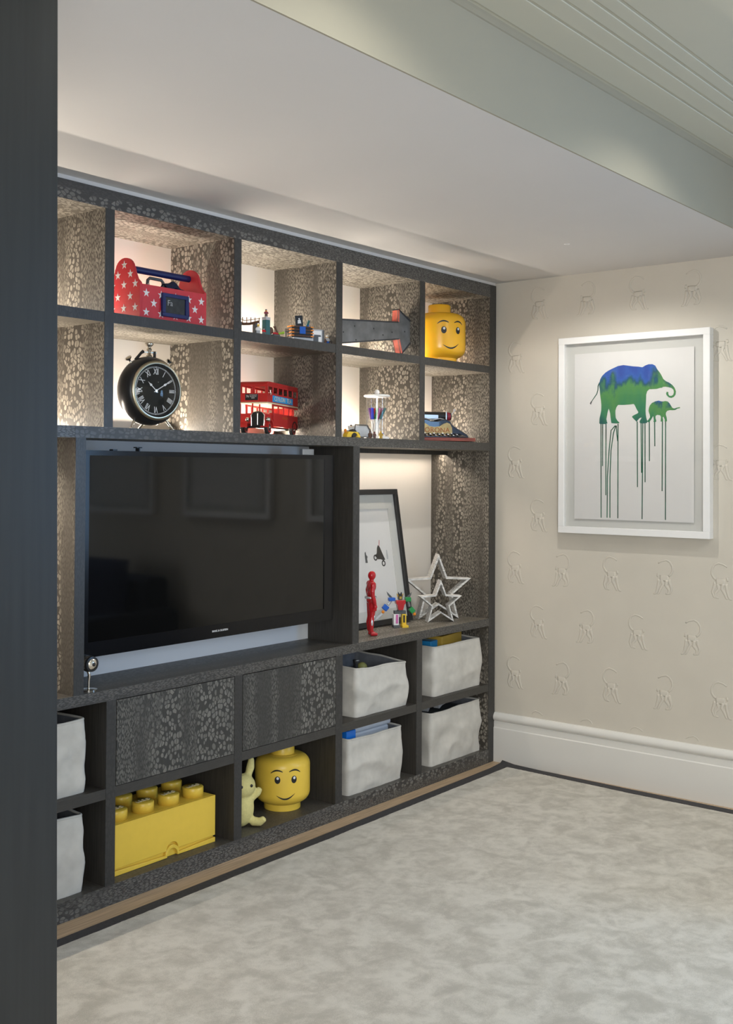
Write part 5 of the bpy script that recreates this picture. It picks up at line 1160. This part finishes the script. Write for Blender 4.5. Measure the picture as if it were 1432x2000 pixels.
# ================================================================== PICTURES ON THE RIGHT WALL
E1 = "-174,261 -170,277 -160,293 -142,309 -124,319 -99,329 -75,338 -47,341 -22,337 5,332 33,329 52,325 67,333 84,338 104,337 118,329 128,311 141,295 151,278 158,264 171,253 188,245 204,233 215,219 221,203 219,187 211,177 198,172 185,176 175,186 172,195 176,203 184,200 183,192 189,183 199,182 208,188 211,199 209,210 200,219 184,224 168,227 153,226 155,223 141,222 125,218 108,218 88,218 77,209 72,193 71,167 70,142 69,116 70,97 73,81 78,65 76,57 57,55 40,57 38,66 47,79 48,84 37,80 28,70 23,64 13,73 0,86 0,91 13,98 28,104 32,110 23,124 13,144 8,150 -15,148 -43,147 -74,148 -83,137 -88,121 -88,105 -86,85 -78,72 -67,62 -69,58 -88,58 -109,60 -111,70 -114,89 -116,109 -120,122 -124,132 -129,116 -133,96 -136,80 -133,67 -130,60 -141,56 -170,57 -174,61 -173,84 -168,104 -164,123 -163,149 -166,176 -170,202 -172,228 -175,245"
E2 = "84,116 86,129 91,141 101,152 118,159 135,162 148,158 158,157 168,159 181,156 189,148 196,137 204,125 214,122 227,126 241,128 241,123 229,121 218,115 204,114 191,115 178,112 172,104 171,95 175,82 177,66 176,62 165,62 166,70 160,85 155,82 158,67 156,62 145,62 146,70 147,83 143,92 128,94 120,90 119,80 123,67 122,61 109,61 111,71 109,84 107,89 98,74 90,63 82,60 76,65 84,73 92,84 90,97 86,106"
TL = "-173,261 -181,245 -182,225 -188,206 -203,187 -213,174 -219,164"
DR = ['-165,60 -163,-404', '-156,58 -156,-150', '-138,57 -138,-293', '-88,48 -111,24 -121,-73 -130,-204 -131,-403', '-86,46 -98,11 -111,-73 -116,-204 -116,-403', '-74,56 -74,-404', '-83,48 -80,4 -76,-28', '26,65 28,-251', '46,57 49,-182', '55,56 52,-404', '66,56 67,-227', '88,63 89,-126', '115,63 116,-55', '154,63 153,-268', '170,63 170,-404']
def flatstrip(ps, w0, w1, x):
    b = MB(); P = []; n_ = len(ps)
    for i, (u, v) in enumerate(ps):
        d = Vector((ps[min(i + 1, n_ - 1)][0] - ps[max(i - 1, 0)][0], ps[min(i + 1, n_ - 1)][1] - ps[max(i - 1, 0)][1])).normalized()
        ww = w0 + (w1 - w0) * i / max(1, n_ - 1)
        for s in (-1, 1): P.append((x, -(u - d.y * ww * s), v + d.x * ww * s))
    return b.add(P, [(2 * i, 2 * i + 1, 2 * i + 3, 2 * i + 2) for i in range(n_ - 1)])
def picture(yc, label, art):
    t = thing('framed_picture', label, 'picture', (XW, yc, 1.215), 0, 'white framed pictures on the right wall')
    W2, H, bw, dp = 0.392, 0.977, 0.033, 0.045
    for (y0, y1, z0, z1) in ((-W2, W2, 0, bw), (-W2, W2, H - bw, H), (-W2, -W2 + bw, bw, H - bw), (W2 - bw, W2, bw, H - bw)):
        obj('frame_bar', MB().box(-dp, 0, y0, y1, z0, z1), 'white', t, bevel=0.0015, seg=1)
    obj('backing', MB().box(-0.020, -0.001, -W2 + bw, W2 - bw, bw, H - bw), 'mount', t)
    obj('sheet', MB().box(-0.0260, -0.0240, -0.310, 0.310, 0.072, H - 0.083), 'paper', t)
    obj('sheet_spacer', MB().box(-0.0240, -0.020, -0.29, 0.29, 0.10, H - 0.11), 'mount', t)
    if art:
        zc = 1.70 - 1.215
        def shift(b): return b.xf(TR(0, 0, zc))
        for nm, e in (('painted_elephant', E1), ('painted_elephant', E2)):
            p = pts(e)
            if e == E2:  p = [(a, z) for a, z in p]
            o = obj(nm, MB().prism([(-a, z) for a, z in p], -0.0266, -0.0260, 'x'), 'eleph' if e == E1 else 'calf', t)
            o.location = (0, 0, zc)
        obj('painted_tail', shift(flatstrip(pts(TL), 0.0030, 0.0016, -0.0264)), 'drip', t)
        obj('painted_tuft', shift(flatstrip(pts("-216,170 -222,160 -218,158"), 0.003, 0.005, -0.0264)), 'dkgrey', t)
        for d in DR: obj('paint_drip', shift(flatstrip(pts(d), 0.0026, 0.0024, -0.0264)), 'drip', t)
    else:
        for k in range(7):
            obj('paint_drip', MB().add([(-0.0264, -0.2 + 0.06 * k, 0.42 - 0.04 * (k % 3)), (-0.0264, -0.196 + 0.06 * k, 0.42 - 0.04 * (k % 3)), (-0.0264, -0.196 + 0.06 * k, 0.72), (-0.0264, -0.2 + 0.06 * k, 0.72)], [(0, 1, 2, 3)]), 'drip', t)
        obj('painted_shape', MB().add([(-0.0266, 0.18 * math.cos(a), 0.72 + 0.11 * math.sin(a)) for a in [2 * PI * i / 24 for i in range(24)]], [tuple(range(24))]), 'dkgrey', t)
    obj('glazing', MB().box(-0.0360, -0.0350, -W2 + bw, W2 - bw, bw, H - bw), 'glassdome', t)
    return t
picture(-0.782, 'white framed watercolour of blue-green elephant and calf with dripping paint', True)
picture(-1.872, 'white framed picture seen only reflected in the middle of the television', False)
picture(-2.962, 'white framed picture seen only reflected at left of the television', False)

# armchair that shows only as a reflection in the television
ac_ = thing('armchair', 'dark navy armchair seen only as reflection in television screen', 'armchair', (-0.50, -2.72, 0))
obj('seat', MB().box(-0.42, 0.30, -0.38, 0.38, 0.12, 0.44), 'sofa', ac_, bevel=0.04, seg=3)
obj('backrest', MB().box(0.20, 0.44, -0.38, 0.38, 0.12, 0.80), 'sofa', ac_, bevel=0.05, seg=3)
for s in (-1, 1):
    obj('armrest', MB().box(-0.42, 0.40, s * 0.44 - 0.07, s * 0.44 + 0.07, 0.12, 0.60), 'sofa', ac_, bevel=0.03, seg=3)
for x in (-0.36, 0.36):
    for y in (-0.4, 0.4):
        obj('leg', MB().tube([(x, y, 0.0), (x, y, 0.13)], 0.02, 10), 'black', ac_)
ac_.location = (-0.50, -2.72, 0.018)
cu = obj('cushion', MB().grid(lambda i, j: (0.0 + 0.07 * (1 - (2 * (i % 17) / 16 - 1) ** 4) * (1 - (2 * j / 16 - 1) ** 4) * (1 if i < 17 else -1), 0.24 * (2 * (i if i < 17 else 33 - i) / 16 - 1), 0.24 + 0.24 * (2 * j / 16 - 1)), 34, 17, True), 'navycloth', None, smooth=True)
cu.location = (-0.405, -2.66, 0.459); cu.rotation_euler = (0, 0.12, 0); tag(cu, 'dark square cushion on the armchair reflected in television', 'cushion')
